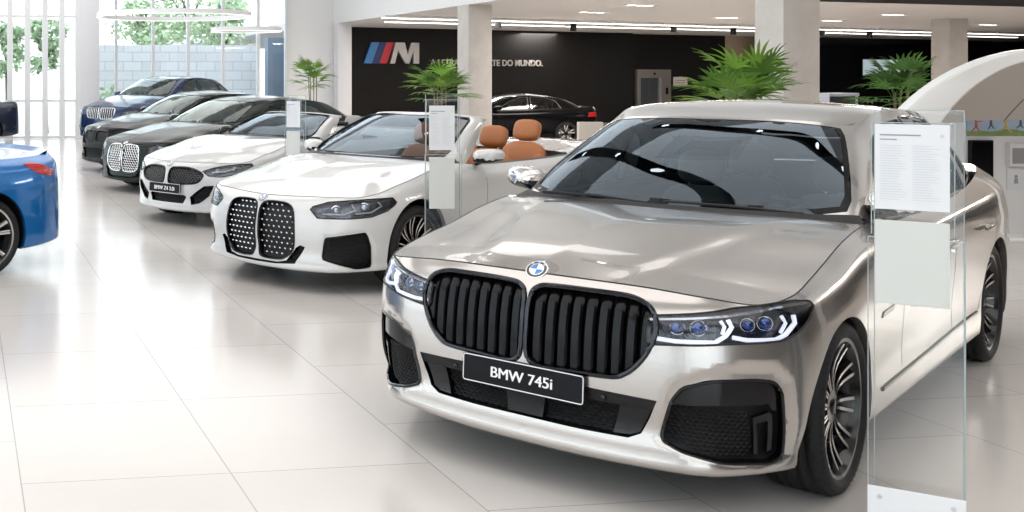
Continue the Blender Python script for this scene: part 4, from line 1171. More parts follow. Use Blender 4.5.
def car_roadster(loc, rz):
    paint = pmat('pearl_white_paint', (.52, .52, .515), .22, 0, coat=.8)
    c = base_car('white roadster with a wide black kidney grille and number plate', loc, rz, paint, spec_roadster(), None, .04, 'small', open_x=-1.95, archR=.38, rows=((-1.62, .34),), seats=pmat('grey_leather', (.30, .29, .28), .5))
    b = front(c, smooth_loop([(.04, .50), (.035, .60), (.06, .650), (.12, .664), (.30, .666), (.43, .635), (.49, .60), (.485, .555), (.43, .505), (.30, .485), (.10, .482)], 3), 'dark', GLOSS(),
              [(-.11, .635), (.02, .676), (.16, .702), (.30, .716), (.43, .722), (.45, .70), (.36, .655), (.24, .605), (.10, .578), (-.04, .585)], 40,
              [([(.35, .34), (.52, .468), (.62, .478), (.57, .37), (.46, .285), (.37, .262)], 0)], [(-.01, .265), (.26, .265), (.30, .345), (.27, .36), (-.01, .362)], (.425, 'BMW Z4 3.0i'), .695,
              meshp=(.04, .034), drl=[[(0, .625), (.15, .635), (.25, .668)]])
    finish_car(c); b(); mirrors(c, GLOSS()); side_lines(c, (.95, 2.05), (1.85,)); roll_hoops(c, -1.78)
    tail(c, [(2.95, .72), (3.3, .72), (3.3, .82), (2.85, .80)])
    return c

def roll_hoops(c, x):
    z = c.cabin_z if hasattr(c, 'cabin_z') else .9
    for y in (.36, -.36):
        mb = MB(); mb.tube([(x, y - .16, z - .1), (x, y - .15, z + .12), (x, y - .10, z + .19), (x, y + .10, z + .19), (x, y + .15, z + .12), (x, y + .16, z - .1)], .03, 8); mb.build('roll_hoop', PLAST(), c.root)

def car_coupe(loc, rz):
    paint = pmat('dark_green_paint', (.006, .012, .009), .15, 0, spec=.16)
    c = base_car('dark green coupe with tall silver mesh grille', loc, rz, paint, spec_four(), None, .045, 'small', archR=.38,
                 glassm=glass('pale_car_glass', (.66, .76, .74), 1.5, gcol=(.9, 1., .98)), dlo=[[(.98, .95), (2.0, .97), (2.65, 1.02), (2.45, 1.20), (2.1, 1.285), (1.72, 1.30), (1.45, 1.24), (1.2, 1.12)]], seats=pmat('grey_leather', (.30, .29, .28), .5))
    kid = np.array(KID_TALL); kid[:, 1] = .315 + (kid[:, 1] - .25) * .385 / .44
    b = front(c, smooth_loop(kid, 3), 'mesh', CHROME(), HEAD_FOUR, 40, [([(-.03, .444), (.279, .492), (.312, .39), (.316, .225), (.207, .212), (-.052, .28)], 40)],
              [(-.01, .208), (.20, .210), (.375, .226), (.455, .362), (.415, .375), (.375, .350), (.30, .265), (.22, .246), (-.01, .246)], None, .718, meshp=(.05, .05))
    finish_car(c); b(); mirrors(c, GLOSS()); side_lines(c, (.95, 2.25), (2.0,))
    return c

def car_small(loc, rz):
    paint = pmat('black_paint', (.004, .004, .005), .14, 0, spec=.16)
    c = base_car('black saloon with black grille, second farthest in the row', loc, rz, paint, spec_small(), None, .06, 'small', archR=.375,
                 glassm=glass('pale_car_glass', (.66, .76, .74), 1.5, gcol=(.9, 1., .98)), dlo=[[(.9, .99), (1.7, 1.0), (1.74, 1.32), (1.5, 1.31), (1.25, 1.22), (1.05, 1.10)], [(1.8, 1.0), (2.6, 1.03), (2.4, 1.25), (2.1, 1.32), (1.8, 1.33)]])
    b = front(c, smooth_loop([(.03, .56), (.03, .70), (.07, .735), (.30, .735), (.37, .70), (.36, .60), (.30, .55), (.10, .54)], 3), 'dark', GLOSS(), [(-.10, .66), (.02, .70), (.30, .735), (.46, .74), (.44, .70), (.32, .65), (.0, .63)], 40,
              [([(.0, .32), (.25, .40), (.30, .30), (.22, .24), (.02, .25)], 40)], [(-.01, .26), (.42, .26), (.50, .42), (-.01, .44)], None, .785)
    finish_car(c); b(); mirrors(c, paint); side_lines(c, (.9, 1.76), (1.55, 2.35))
    return c

def car_suv(loc, rz):
    paint = pmat('navy_paint', (.010, .025, .085), .18, .2, coat=.3)
    c = base_car('dark blue high sport utility car by the glass wall, farthest in the row', loc, rz, paint, spec_suv(), None, .06, 'black', archR=.43,
                 glassm=glass('pale_car_glass', (.66, .76, .74), 1.5, gcol=(.9, 1., .98)), dlo=[[(.98, 1.22), (1.85, 1.23), (1.9, 1.60), (1.65, 1.60), (1.4, 1.52), (1.2, 1.38)], [(1.96, 1.23), (2.75, 1.25), (2.7, 1.52), (2.3, 1.60), (1.96, 1.61)], [(2.8, 1.26), (3.2, 1.30), (3.0, 1.42), (2.8, 1.50)]])
    b = front(c, smooth_loop([(.03, .72), (.03, .90), (.07, .94), (.36, .94), (.44, .90), (.42, .78), (.34, .70), (.10, .69)], 3), 'bars', CHROME(), [(-.06, .80), (.06, .88), (.34, .92), (.52, .93), (.50, .88), (.38, .82), (.0, .78)], 40,
              [([(.0, .36), (.25, .52), (.32, .48), (.30, .33), (.02, .31)], 40)], [(-.01, .36), (.44, .36), (.52, .54), (-.01, .56)], None, 1.0)
    finish_car(c); b(); mirrors(c, paint, 1.15); side_lines(c, (.95, 1.92), (1.75, 2.6))
    return c

def car_saloon_back(loc, rz):
    paint = pmat('black_paint', (.004, .004, .005), .14, 0, spec=.16)
    c = base_car('black saloon side-on against the black wall behind the convertible', loc, rz, paint, spec_from(.85, 2.851, 1.05, .91, .93, .96, .97, 1.44, .335, sweep=.06), None, .06, 'small', archR=.375, trim=CHROME(),
                 dlo=[[(.95, .99), (1.8, 1.0), (1.84, 1.34), (1.6, 1.33), (1.35, 1.24), (1.1, 1.10)], [(1.9, 1.0), (2.75, 1.03), (2.6, 1.25), (2.3, 1.33), (1.9, 1.35)]])
    b = front(c, smooth_loop([(.03, .56), (.03, .70), (.07, .735), (.30, .735), (.37, .70), (.36, .60), (.30, .55), (.10, .54)], 3), 'bars', CHROME(), [(-.10, .66), (.02, .70), (.30, .735), (.46, .74), (.44, .70), (.32, .65), (.0, .63)], 40, (), [(-.01, .26), (.42, .26), (.50, .42), (-.01, .44)])
    finish_car(c); b(); mirrors(c, paint); side_lines(c, (.95, 1.86), (1.65, 2.5)); tail(c, [(3.45, .80), (3.86, .80), (3.86, .93), (3.5, .92)])
    return c

def car_blue_roadster(loc, rz):
    paint = pmat('bright_blue_paint', (.006, .14, .42), .2, .3, coat=.8)
    c = base_car('bright blue roadster cut by the left edge, only its tail showing', loc, rz, paint, spec_roadster(), None, .03, 'silver', open_x=-1.95, archR=.385, rows=((-1.62, .34),))
    b = front(c, smooth_loop([(.04, .50), (.035, .60), (.06, .650), (.12, .664), (.30, .666), (.43, .635), (.49, .60), (.485, .555), (.43, .505), (.30, .485), (.10, .482)], 3), 'dark', GLOSS())
    finish_car(c); b(); mirrors(c, paint); side_lines(c, (.95, 2.05), (1.85,)); roll_hoops(c, -1.78)
    tail(c, [(2.874, .930), (2.962, .935), (3.069, .915), (3.188, .862), (3.225, .817), (3.115, .817), (2.993, .845), (2.918, .885)])
    for sg in (1, -1):
        L = c.uv(resample([(2.90, .60), (3.05, .66), (3.2, .70), (3.3, .70)], .04, False), 90)
        c.seam(c.band, L, .004, 'bumper_gap', DARKVOID(), both_sides=False) if sg > 0 else None
    mb = MB(); d = c.deck
    a = np.linspace(0, .96, 20); q = d.P(a, np.full(20, .93)); q = np.concatenate([q[::-1] * np.array([1, -1, 1.]), q[1:]]); k = len(q)
    up = np.array([-.05, 0, .035]); mb.add(list(q + np.array([.03, 0, .0])) + list(q + up) + list(q + np.array([-.045, 0, -.01])), [(i, i + 1, k + i + 1, k + i) for i in range(k - 1)] + [(k + i, k + i + 1, 2 * k + i + 1, 2 * k + i) for i in range(k - 1)])
    mb.build('spoiler_lip', c.paint, c.root)
    return c

def car_edge(loc, rz):
    paint = pmat('dark_slate_paint', (.015, .02, .04), .15, .1, coat=.3)
    c = base_car('dark blue car by the left glass wall, cut by the picture edge', loc, rz, paint, spec_small(), None, .06, 'small', archR=.375,
                 dlo=[[(.9, .99), (1.7, 1.0), (1.74, 1.32), (1.5, 1.31), (1.25, 1.22), (1.05, 1.10)], [(1.8, 1.0), (2.6, 1.03), (2.4, 1.25), (2.1, 1.32), (1.8, 1.33)]])
    finish_car(c); mirrors(c, paint)
    return c
# ------------------------------------------------------------------ the showroom (camera stands at the origin, +y runs down the hall)
CA, SA = math.cos(math.radians(8.1)), math.sin(math.radians(8.1))
def at(X, Y):
    """hall position from (right, forward) distances measured from where the photographer stands"""
    return (X * CA + Y * SA, -X * SA + Y * CA)
def pt(u, Y): return at((u - 119) / 1098 * Y, Y)

HC, HB = 3.26, 6.4           # soffit and hall ceiling heights
XB, YE, YL, XL, YF = 11., 31.7, 29.6, -10.5, -9.

def floor_mat():
    m, nt, b = _nt('porcelain_floor'); N, L = nt.nodes, nt.links
    tc = N.new('ShaderNodeTexCoord')
    sx = N.new('ShaderNodeSeparateXYZ'); cx = N.new('ShaderNodeCombineXYZ'); L.new(tc.outputs['Object'], sx.inputs[0])
    for q, o, t in (('Y', -4.56 + 1.07 * 20, 'X'), ('X', -2.02 + .89 * 30, 'Y')):
        ad = N.new('ShaderNodeMath'); ad.inputs[1].default_value = o; L.new(sx.outputs[q], ad.inputs[0]); L.new(ad.outputs[0], cx.inputs[t])
    br = N.new('ShaderNodeTexBrick'); br.offset = .5; br.offset_frequency = 3; br.inputs['Scale'].default_value = 1.
    br.inputs['Brick Width'].default_value = 1.07; br.inputs['Row Height'].default_value = .89
    br.inputs['Mortar Size'].default_value = .003; br.inputs['Mortar Smooth'].default_value = .1; br.inputs['Bias'].default_value = 0
    br.inputs['Color1'].default_value = (.60, .562, .532, 1); br.inputs['Color2'].default_value = (.63, .595, .567, 1); br.inputs['Mortar'].default_value = (.36, .35, .35, 1)
    L.new(cx.outputs[0], br.inputs['Vector'])
    nz = N.new('ShaderNodeTexNoise'); nz.inputs['Scale'].default_value = .9; nz.inputs['Detail'].default_value = 6; nz.inputs['Roughness'].default_value = .6
    L.new(tc.outputs['Object'], nz.inputs['Vector'])
    mr = N.new('ShaderNodeMapRange'); mr.inputs['To Min'].default_value = .93; mr.inputs['To Max'].default_value = 1.05
    L.new(nz.outputs['Fac'], mr.inputs['Value'])
    sc_ = N.new('ShaderNodeVectorMath'); sc_.operation = 'SCALE'
    L.new(br.outputs['Color'], sc_.inputs[0]); L.new(mr.outputs['Result'], sc_.inputs['Scale'])
    L.new(sc_.outputs['Vector'], b.inputs['Base Color'])
    r2 = N.new('ShaderNodeMapRange'); r2.inputs['To Min'].default_value = .13; r2.inputs['To Max'].default_value = .22
    L.new(nz.outputs['Fac'], r2.inputs['Value']); L.new(r2.outputs['Result'], b.inputs['Roughness'])
    b.inputs['Specular IOR Level'].default_value = .55
    return m

def block_mat():
    m, nt, b = _nt('block_wall'); N, L = nt.nodes, nt.links
    tc = N.new('ShaderNodeTexCoord'); sp = N.new('ShaderNodeSeparateXYZ'); cb = N.new('ShaderNodeCombineXYZ')
    L.new(tc.outputs['Object'], sp.inputs[0]); L.new(sp.outputs['X'], cb.inputs['X']); L.new(sp.outputs['Z'], cb.inputs['Y'])
    br = N.new('ShaderNodeTexBrick'); br.inputs['Scale'].default_value = 1.; br.inputs['Brick Width'].default_value = .62; br.inputs['Row Height'].default_value = .31
    br.inputs['Mortar Size'].default_value = .02; br.inputs['Color1'].default_value = (.78, .76, .77, 1); br.inputs['Color2'].default_value = (.86, .84, .85, 1); br.inputs['Mortar'].default_value = (.66, .64, .65, 1)
    L.new(cb.outputs[0], br.inputs['Vector']); L.new(br.outputs['Color'], b.inputs['Base Color']); b.inputs['Roughness'].default_value = .9
    return m

def concrete_mat(name, c0, c1):
    m, nt, b = _nt(name); N, L = nt.nodes, nt.links
    tc = N.new('ShaderNodeTexCoord'); nz = N.new('ShaderNodeTexNoise'); nz.inputs['Scale'].default_value = 2.2; nz.inputs['Detail'].default_value = 8; nz.inputs['Roughness'].default_value = .65
    L.new(tc.outputs['Object'], nz.inputs['Vector'])
    cr = N.new('ShaderNodeValToRGB'); cr.color_ramp.elements[0].position = .3; cr.color_ramp.elements[0].color = (*c0, 1); cr.color_ramp.elements[1].position = .7; cr.color_ramp.elements[1].color = (*c1, 1)
    L.new(nz.outputs['Fac'], cr.inputs['Fac']); L.new(cr.outputs['Color'], b.inputs['Base Color']); b.inputs['Roughness'].default_value = .8
    return m

def wall_black_mat():
    m, nt, b = _nt('black_panel_wall'); N, L = nt.nodes, nt.links
    tc = N.new('ShaderNodeTexCoord'); wv = N.new('ShaderNodeTexWave'); wv.wave_type = 'BANDS'; wv.bands_direction = 'X'; wv.inputs['Scale'].default_value = 2.2; wv.inputs['Distortion'].default_value = .3
    L.new(tc.outputs['Object'], wv.inputs['Vector'])
    cr = N.new('ShaderNodeValToRGB'); cr.color_ramp.elements[0].color = (.005, .0045, .0045, 1); cr.color_ramp.elements[1].color = (.009, .008, .0075, 1)
    L.new(wv.outputs['Fac'], cr.inputs['Fac']); L.new(cr.outputs['Color'], b.inputs['Base Color']); b.inputs['Roughness'].default_value = .5; b.inputs['Specular IOR Level'].default_value = .25
    return m

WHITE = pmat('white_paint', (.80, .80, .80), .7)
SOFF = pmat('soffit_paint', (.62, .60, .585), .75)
FRAME = pmat('white_frame', (.74, .75, .76), .5)

def struct(name, mb, mat, smooth=False, **kw):
    return mb.build(name, mat, None, smooth, kind='structure', **kw)

def quadwall(name, a, b, z0, z1, mat, th=.15):
    """upright wall slab between plan points a and b; thickness to the left of a->b"""
    a, b = Vector((*a, 0)), Vector((*b, 0)); d = (b - a).normalized(); n = Vector((-d.y, d.x, 0)) * th
    mb = MB(); mb.extrude([(a.x, a.y, z0), (b.x, b.y, z0), (b.x, b.y, z1), (a.x, a.y, z1)], n)
    return struct(name, mb, mat)

def build_room():
    X1, Y1 = 48., 62.
    mb = MB(); mb.box(XL, X1, YF, YE + .3, -.2, 0); mb.box(XB, X1, YE + .3, Y1, -.2, 0); struct('floor', mb, floor_mat())
    mb = MB(); mb.box(-60, 70, -45, 90, -.5, -.21); struct('pavement', mb, concrete_mat('paving', (.55, .54, .53), (.68, .67, .66)))
    mb = MB(); mb.box(XL, XB + .2, YF, YE + .3, HB, HB + .2); struct('ceiling', mb, WHITE)
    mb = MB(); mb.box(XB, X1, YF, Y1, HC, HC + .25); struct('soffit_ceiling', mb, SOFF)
    mb = MB(); mb.box(XB, XB + .2, YF, YE, HC + .25, HB); mb.box(XB - .004, XB, YF, YE, HC, HB); struct('wall_bulkhead', mb, WHITE)
    def xat(u, y):
        r = (u - 119) / 1098; Y = y / (CA - r * SA); return r * Y * CA + Y * SA
    # columns
    con = concrete_mat('column_concrete', (.50, .47, .44), (.60, .57, .54))
    wcol = pmat('column_white', (.72, .72, .74), .7)
    def column(n, x, y, w, m, z1=HC):
        b = MB(); b.bbox(x, x + w, y, y + w, 0, z1, .012); struct(n, b, m, smooth=True)
    column('column_1', XB, 22.8, .55, con); column('column_2', XB, 13.45, .55, con)
    column('column_3', *at((950 - 119) / 1098 * 30 + .06, 30.1), .58, con)
    column('column_4', XB - .02, YE - .5, .42, wcol)
    column('column_5', XB, 4.1, .55, con); column('column_6', xat(80, YL), YL - .1, .52, wcol, HB)
    # end wall: solid part, glazing, left glazing
    quadwall('wall_end', (XB + .1, YE), (xat(287, YE), YE), 0, HB, WHITE, -.2)
    pane = glass('facade_glass', (.93, .97, .98), .8)
    def glazing(k, x0, x1, y, xs, zs, mw):
        b = MB(); b.box(x0, x1, y - .004, y + .004, 0, HB); w = struct('window_%d' % k, b, pane)
        for x in xs:
            b = MB(); b.box(x - mw / 2, x + mw / 2, y - .09, y + .09, 0, HB); b.build('mullion', FRAME, w, False)
        for z in zs:
            b = MB(); b.box(x0, x1, y - .05, y + .05, z - .03, z + .03); b.build('transom', FRAME, w, False)
        return w
    xa = xat(97, YE)
    glazing(1, xa, xat(287, YE), YE, [xat(u, YE) for u in (116, 153, 188, 223, 258, 286)], (.04, 4.4), .075)
    quadwall('wall_return', (xat(90, YL), YL), (xat(90, YL), YE), 0, HB, WHITE, .1)
    glazing(2, XL, xat(80, YL), YL, [xat(u, YL) for u in (-61, -43, -25, -7, 10, 27.5, 45, 62, 78)] + [-4.6, -5.8, -7., -8.2, -9.4], (.04, 1.02, 3.3), .15)
    # left and rear glazing of the hall (outside the picture, it lights and mirrors in the cars)
    b = MB(); b.box(XL - .004, XL + .004, YF, YL, 0, HB); w = struct('window_3', b, pane)
    for k in range(19):
        y = YF + 1 + k * 2.; b = MB(); b.box(XL - .06, XL + .06, y - .04, y + .04, 0, HB); b.build('mullion', FRAME, w, False)
    b = MB(); b.box(XL - .05, XL + .05, YF, YL, 3.2, 3.3); b.build('transom', FRAME, w, False)
    quadwall('wall_rear', (XB, YF), (0.5, YF), 0, HB, pmat('dark_wood', (.07, .055, .045), .6, noise=.3, nscale=3), .2)
    b = MB(); b.box(XL, .5, YF - .004, YF + .004, 0, HB); w = struct('window_4', b, pane)
    for k in range(6):
        x = XL + .8 + k * 2.; b = MB(); b.box(x - .04, x + .04, YF - .06, YF + .06, 0, HB); b.build('mullion', FRAME, w, False)
        # black feature wall, set at a slight angle
    BW = wall_black_mat()
    quadwall('wall_right', (X1, YF), (X1, Y1), 0, HC, BW, -.2)
    quadwall('wall_rear_right', (X1, YF), (XB, YF), 0, HC, BW, .2)
    th = math.radians(16)
    a = Vector(pt(340, 35)); d = Vector((math.cos(th), math.sin(th)))
    def wp(t): return tuple(a + d * t)
    # parameter t where a sight line u crosses the wall line
    def tw(u, off=0.):
        r = (u - 119) / 1098; dirx, diry = r * CA + SA, -r * SA + CA
        n = Vector((-d.y, d.x)); o = a + n * off
        k = (o.dot(n)) / (dirx * n.x + diry * n.y); return (Vector((dirx, diry)) * k - o).dot(d)
    global WALL
    WALL = (a, d, Vector((d.y, -d.x)), tw)
    quadwall('wall_black', wp(-1.2), wp(tw(633)), 0, HC, BW, .2)
    quadwall('wall_black_recess', tuple(Vector(wp(tw(633))) + Vector((-d.y, d.x)) * .55), tuple(Vector(wp(tw(725, .55))) + Vector((-d.y, d.x)) * .55), 0, HC, BW, .2)
    quadwall('wall_beige', tuple(Vector(wp(tw(724, .8))) + Vector((-d.y, d.x)) * .8), tuple(Vector(wp(tw(760, .8))) + Vector((-d.y, d.x)) * .8), 0, HC, pmat('beige_wall', (.62, .50, .36), .7), .2)
    dark = pmat('smoked_glass', (.012, .013, .016), .06, coat=.5)
    quadwall('wall_smoked', wp(tw(762)), wp(tw(1030) + 4), 0, HC, dark, .2)
    # black ceiling field on the right
    b = MB(); p0, p1 = pt(818, 22.7), pt(1040, 24.6); q0, q1 = pt(818, 17.5), pt(1240, 18.5)
    b.extrude([(*p0, HC - .03), (*q0, HC - .03), (*q1, HC - .03), (*p1, HC - .03)], (0, 0, .028)); struct('ceiling_black_field', b, pmat('black_ceiling', (.004, .004, .004), .7, spec=.1))

build_room()
# ------------------------------------------------------------------ things standing about the hall
def place(P2, z): return Vector((P2[0], P2[1], z))
RT = Vector((CA, -SA, 0)); FW = Vector((SA, CA, 0))

LEAF = [pmat('palm_leaf_%d' % i, c, .5, noise=.25, nscale=6) for i, c in enumerate([(.15, .30, .03), (.22, .40, .05), (.09, .20, .025)])]
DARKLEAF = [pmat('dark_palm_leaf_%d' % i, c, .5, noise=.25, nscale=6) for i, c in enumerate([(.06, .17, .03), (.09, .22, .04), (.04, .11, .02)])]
CANE = pmat('cane', (.16, .13, .06), .7, noise=.3, nscale=12)

def palm(label, P2, zc, ztop, spread, seed, n=30, canes=5, pot='square', leaf=LEAF, potm=None, potz=.55, group='potted fan palms', up=.35):
    """fan palm: canes out of a planter, each frond a stalk with a fan of narrow leaflets"""
    r = random.Random(seed)
    root = empty('potted_palm', (P2[0], P2[1], 0), r.random() * .5, label, 'plant', group)
    potm = potm or pmat('planter_white', (.72, .72, .71), .35)
    mb = MB(); w0, w1 = .19, .23
    if pot == 'square':
        mb.extrude([(-w0, -w0, 0), (w0, -w0, 0), (w0, w0, 0), (-w0, w0, 0)], (0, 0, .001))
        for q in range(4):
            M = Matrix.Rotation(q * PI / 2, 4, 'Z'); V = [(-w0, -w0, 0), (w0, -w0, 0), (w1, -w1, potz), (-w1, -w1, potz), (-w1 + .025, -w1 + .025, potz), (w1 - .025, -w1 + .025, potz), (w1 - .03, -w1 + .03, potz - .08), (-w1 + .03, -w1 + .03, potz - .08)]
            mb.add([tuple(M @ Vector(v)) for v in V], [(0, 1, 2, 3), (3, 2, 5, 4), (4, 5, 6, 7)])
    else:
        mb.lathe([(0, 0), (w0, 0), (w1, potz), (w1 - .02, potz), (w1 - .03, potz - .08)], 28)
    mb.build('planter', potm, root)
    so = MB(); so.lathe([(0, potz - .05), (w1 - .03, potz - .06)], 20); so.build('soil', pmat('soil', (.03, .02, .012), .95, bump=.5, nscale=60), root)
    stems = []
    for k in range(canes):
        a = 2 * PI * k / canes + r.random(); d = .04 + .07 * r.random(); h = zc + (ztop - zc) * (.1 + .5 * k / canes) 
        p0 = Vector((d * math.cos(a), d * math.sin(a), potz - .06)); p1 = Vector((d * 1.6 * math.cos(a), d * 1.6 * math.sin(a), h)); stems.append((p0, p1))
        mb = MB(); mb.tube([p0, p0.lerp(p1, .5) + Vector((r.uniform(-.01, .01), r.uniform(-.01, .01), 0)), p1], [.014, .012, .010], 7); mb.build('cane', CANE, root)
    for k in range(n):
        p0, p1 = stems[k % canes]; az = 2 * PI * (k * .381966) + r.uniform(-.3, .3); el = r.uniform(-.15, 1.25) * (1.0 if k % 3 else .7) + up * .3
        b = p0.lerp(p1, r.uniform(.72, 1.)) ; L = spread * r.uniform(.32, .58)
        d = Vector((math.cos(az) * math.cos(el), math.sin(az) * math.cos(el), math.sin(el)))
        tip = b + d * L + Vector((0, 0, -.03 * L)); tip.z = min(tip.z, ztop - .05)
        mb = MB(); mb.tube([b, b.lerp(tip, .5) + Vector((0, 0, .02)), tip], .0035, 4)
        side_ = d.cross(Vector((0, 0, 1)));
        if side_.length < .1: side_ = Vector((1, 0, 0))
        side_.normalize(); nrm = side_.cross(d).normalized()
        m = r.randint(7, 10); fan = r.uniform(1.7, 2.6); ll = spread * r.uniform(.42, .60)
        for q in range(m):
            t = (q / (m - 1) - .5) * fan; dir_ = (d * math.cos(t) + side_ * math.sin(t)).normalized(); wv = (side_ * math.cos(t) - d * math.sin(t)).normalized()
            l = ll * (1 - .25 * abs(t) / fan * 2) * r.uniform(.85, 1.1); V = []
            for s in (0, .35, .7, 1.):
                c = tip + dir_ * l * s + Vector((0, 0, -.22 * l * s * s)) + nrm * .012 * math.sin(PI * s)
                w = .5 * spread * .050 * (.35 + .65 * math.sin(PI * min(1, s * .8 + .2))) * (1 if s < 1 else .12)
                V += [c - wv * w, c - nrm * .004, c + wv * w]
            for i in range(3):
                bq = 3 * i
                mb.add([V[bq], V[bq + 1], V[bq + 4], V[bq + 3]], [(0, 1, 2, 3)], 0); mb.add([V[bq + 1], V[bq + 2], V[bq + 5], V[bq + 4]], [(0, 1, 2, 3)], 0)
        mb.build('frond', leaf[k % 3], root, fix=False)
    return root

palm('bright green potted fan palm in front of the concrete pillar above the silver car roof', pt(741, 12.4), 1.28, 1.86, .80, 3, 46, 6)
palm('green potted fan palm behind the glass stand by the white convertible', pt(441, 19.), 1.48, 1.84, .72, 5, 38, 5)
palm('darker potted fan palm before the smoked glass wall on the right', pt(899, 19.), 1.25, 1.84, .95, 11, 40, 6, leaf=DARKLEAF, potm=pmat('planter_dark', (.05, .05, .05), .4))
palm('slim small palm with bare canes by the white end wall', pt(313, 27.), 1.62, 2.0, .70, 8, 28, 5, 'round')

# --- acrylic information stands
ACR = glass('acrylic', (.985, .99, .99), 1.0, ior=1.45); EDGE = pmat('acrylic_edge', (.36, .43, .44), .3)
PAPER = pmat('paper', (.74, .75, .77), .6); PLATE = pmat('pale_grey_plate', (.62, .63, .60), .45); INK = pmat('ink_grey', (.30, .32, .36), .7)

def info_stand(label, P2, ang, w, zt, paper, plate, split, base=.19, lines=True):
    """two glass sheets, an information sheet and a plain plate between them, white foot plate"""
    root = empty('information_stand', (P2[0], P2[1], 0), ang, label, 'stand', 'glass information stands')
    def sheet(name, x0, x1, y, z0, z1):
        mb = MB(); mb.box(x0, x1, y - .004, y + .004, z0, z1); o = mb.build(name, ACR, root, False)
        for xx in (x0, x1):
            e = MB(); e.box(xx - .0014, xx + .0014, y - .0042, y + .0042, z0, z1); e.build('sheet_edge', EDGE, o, False)
        e = MB(); e.box(x0, x1, y - .0042, y + .0042, z1 - .0014, z1 + .0014); e.build('sheet_edge', EDGE, o, False)
        return o
    sheet('rear_sheet', -w / 2 + .02, w / 2, .035, .0, zt); sheet('front_sheet', -w / 2, w / 2, -.02, .0, split)
    sheet('upper_sheet', -w / 2 + .01, w / 2 - .03, -.02, split + .012, zt - .045)
    x0, x1, z0, z1 = paper
    mb = MB(); mb.box(x0, x1, -.030, -.027, z0, z1); p = mb.build('information_sheet', PAPER, root, False)
    if lines:
        r = random.Random(len(label)); H = z1 - z0; Wd = x1 - x0
        mb = MB(); mb.box(x0 + .07 * Wd, x0 + .62 * Wd, -.0312, -.0302, z1 - .135 * H, z1 - .118 * H); mb.build('sheet_heading', INK, p, False)
        mb = MB(); mb.box(x0 + .07 * Wd, x0 + .30 * Wd, -.0312, -.0302, z1 - .185 * H, z1 - .172 * H); mb.build('sheet_heading', INK, p, False)
        fine = pmat('ink_pale', (.60, .62, .65), .7)
        for c in range(2):
            mb = MB()
            for k in range(22):
                zz = z1 - (.25 + .03 * k) * H; xs = x0 + (.07 + .44 * c) * Wd; mb.box(xs, xs + Wd * r.uniform(.22, .38), -.0312, -.0302, zz - .003 * H, zz + .003 * H)
            mb.build('sheet_text', fine, p, False)
        mb = MB(); mb.lathe([(0, -.0312), (.03 * Wd, -.0312), (.03 * Wd, -.0302)], 20, 'y', (x1 - .10 * Wd, 0, z1 - .13 * H)); mb.build('sheet_emblem', fine, p, False)
    x0, x1, z0, z1 = plate
    mb = MB(); mb.bbox(x0, x1, -.034, -.026, z0, z1, .002); mb.build('plain_plate', PLATE, root, False)
    mb = MB(); mb.bbox(-w / 2 - .002, w / 2 + .002, -.034, -.026, 0, base, .002); f = mb.build('foot_plate', pmat('foot_white', (.78, .79, .80), .35), root, False)
    for sx in (-1, 1):
        for z, par, y in ((base - .035, f, -.036), (split - .03, root, -.026)):
            mb = MB(); mb.lathe([(0, y - .004), (.006, y - .004), (.008, y), (.008, y + .004)], 14, 'y', (sx * (w / 2 - .035), 0, z)); mb.build('screw', CHROME(), par)
    mb = MB(); mb.bbox(-w / 2 - .01, w / 2 + .01, -.025, .05, 0, .014, .003); mb.build('stand_base', pmat('foot_white', (.78, .79, .80), .35), root, False)
    return root
p0, p1 = Vector(pt(868, 4.06)), Vector(pt(965, 3.90)); c_ = (p0 + p1) / 2; dd = p1 - p0
info_stand('large glass stand with printed sheet and grey plate in front of the silver saloon', c_, math.atan2(dd.y, dd.x), dd.length, 1.565, (-.122, .098, 1.205, 1.515), (-.122, .098, .862, 1.165), 1.10)
info_stand('slim glass stand with printed sheet at the front wing of the white convertible', pt(442.5, 8.55), -math.radians(8.1), .285, 1.55, (-.112, .085, 1.115, 1.46), (-.112, .085, .66, 1.06), 1.08)
info_stand('narrow glass stand seen slantwise between the white roadster and the convertible', pt(295, 11.8), -math.radians(8.1) - .55, .215, 1.48, (-.085, .07, 1.14, 1.42), (-.085, .07, .70, 1.10), 1.11)

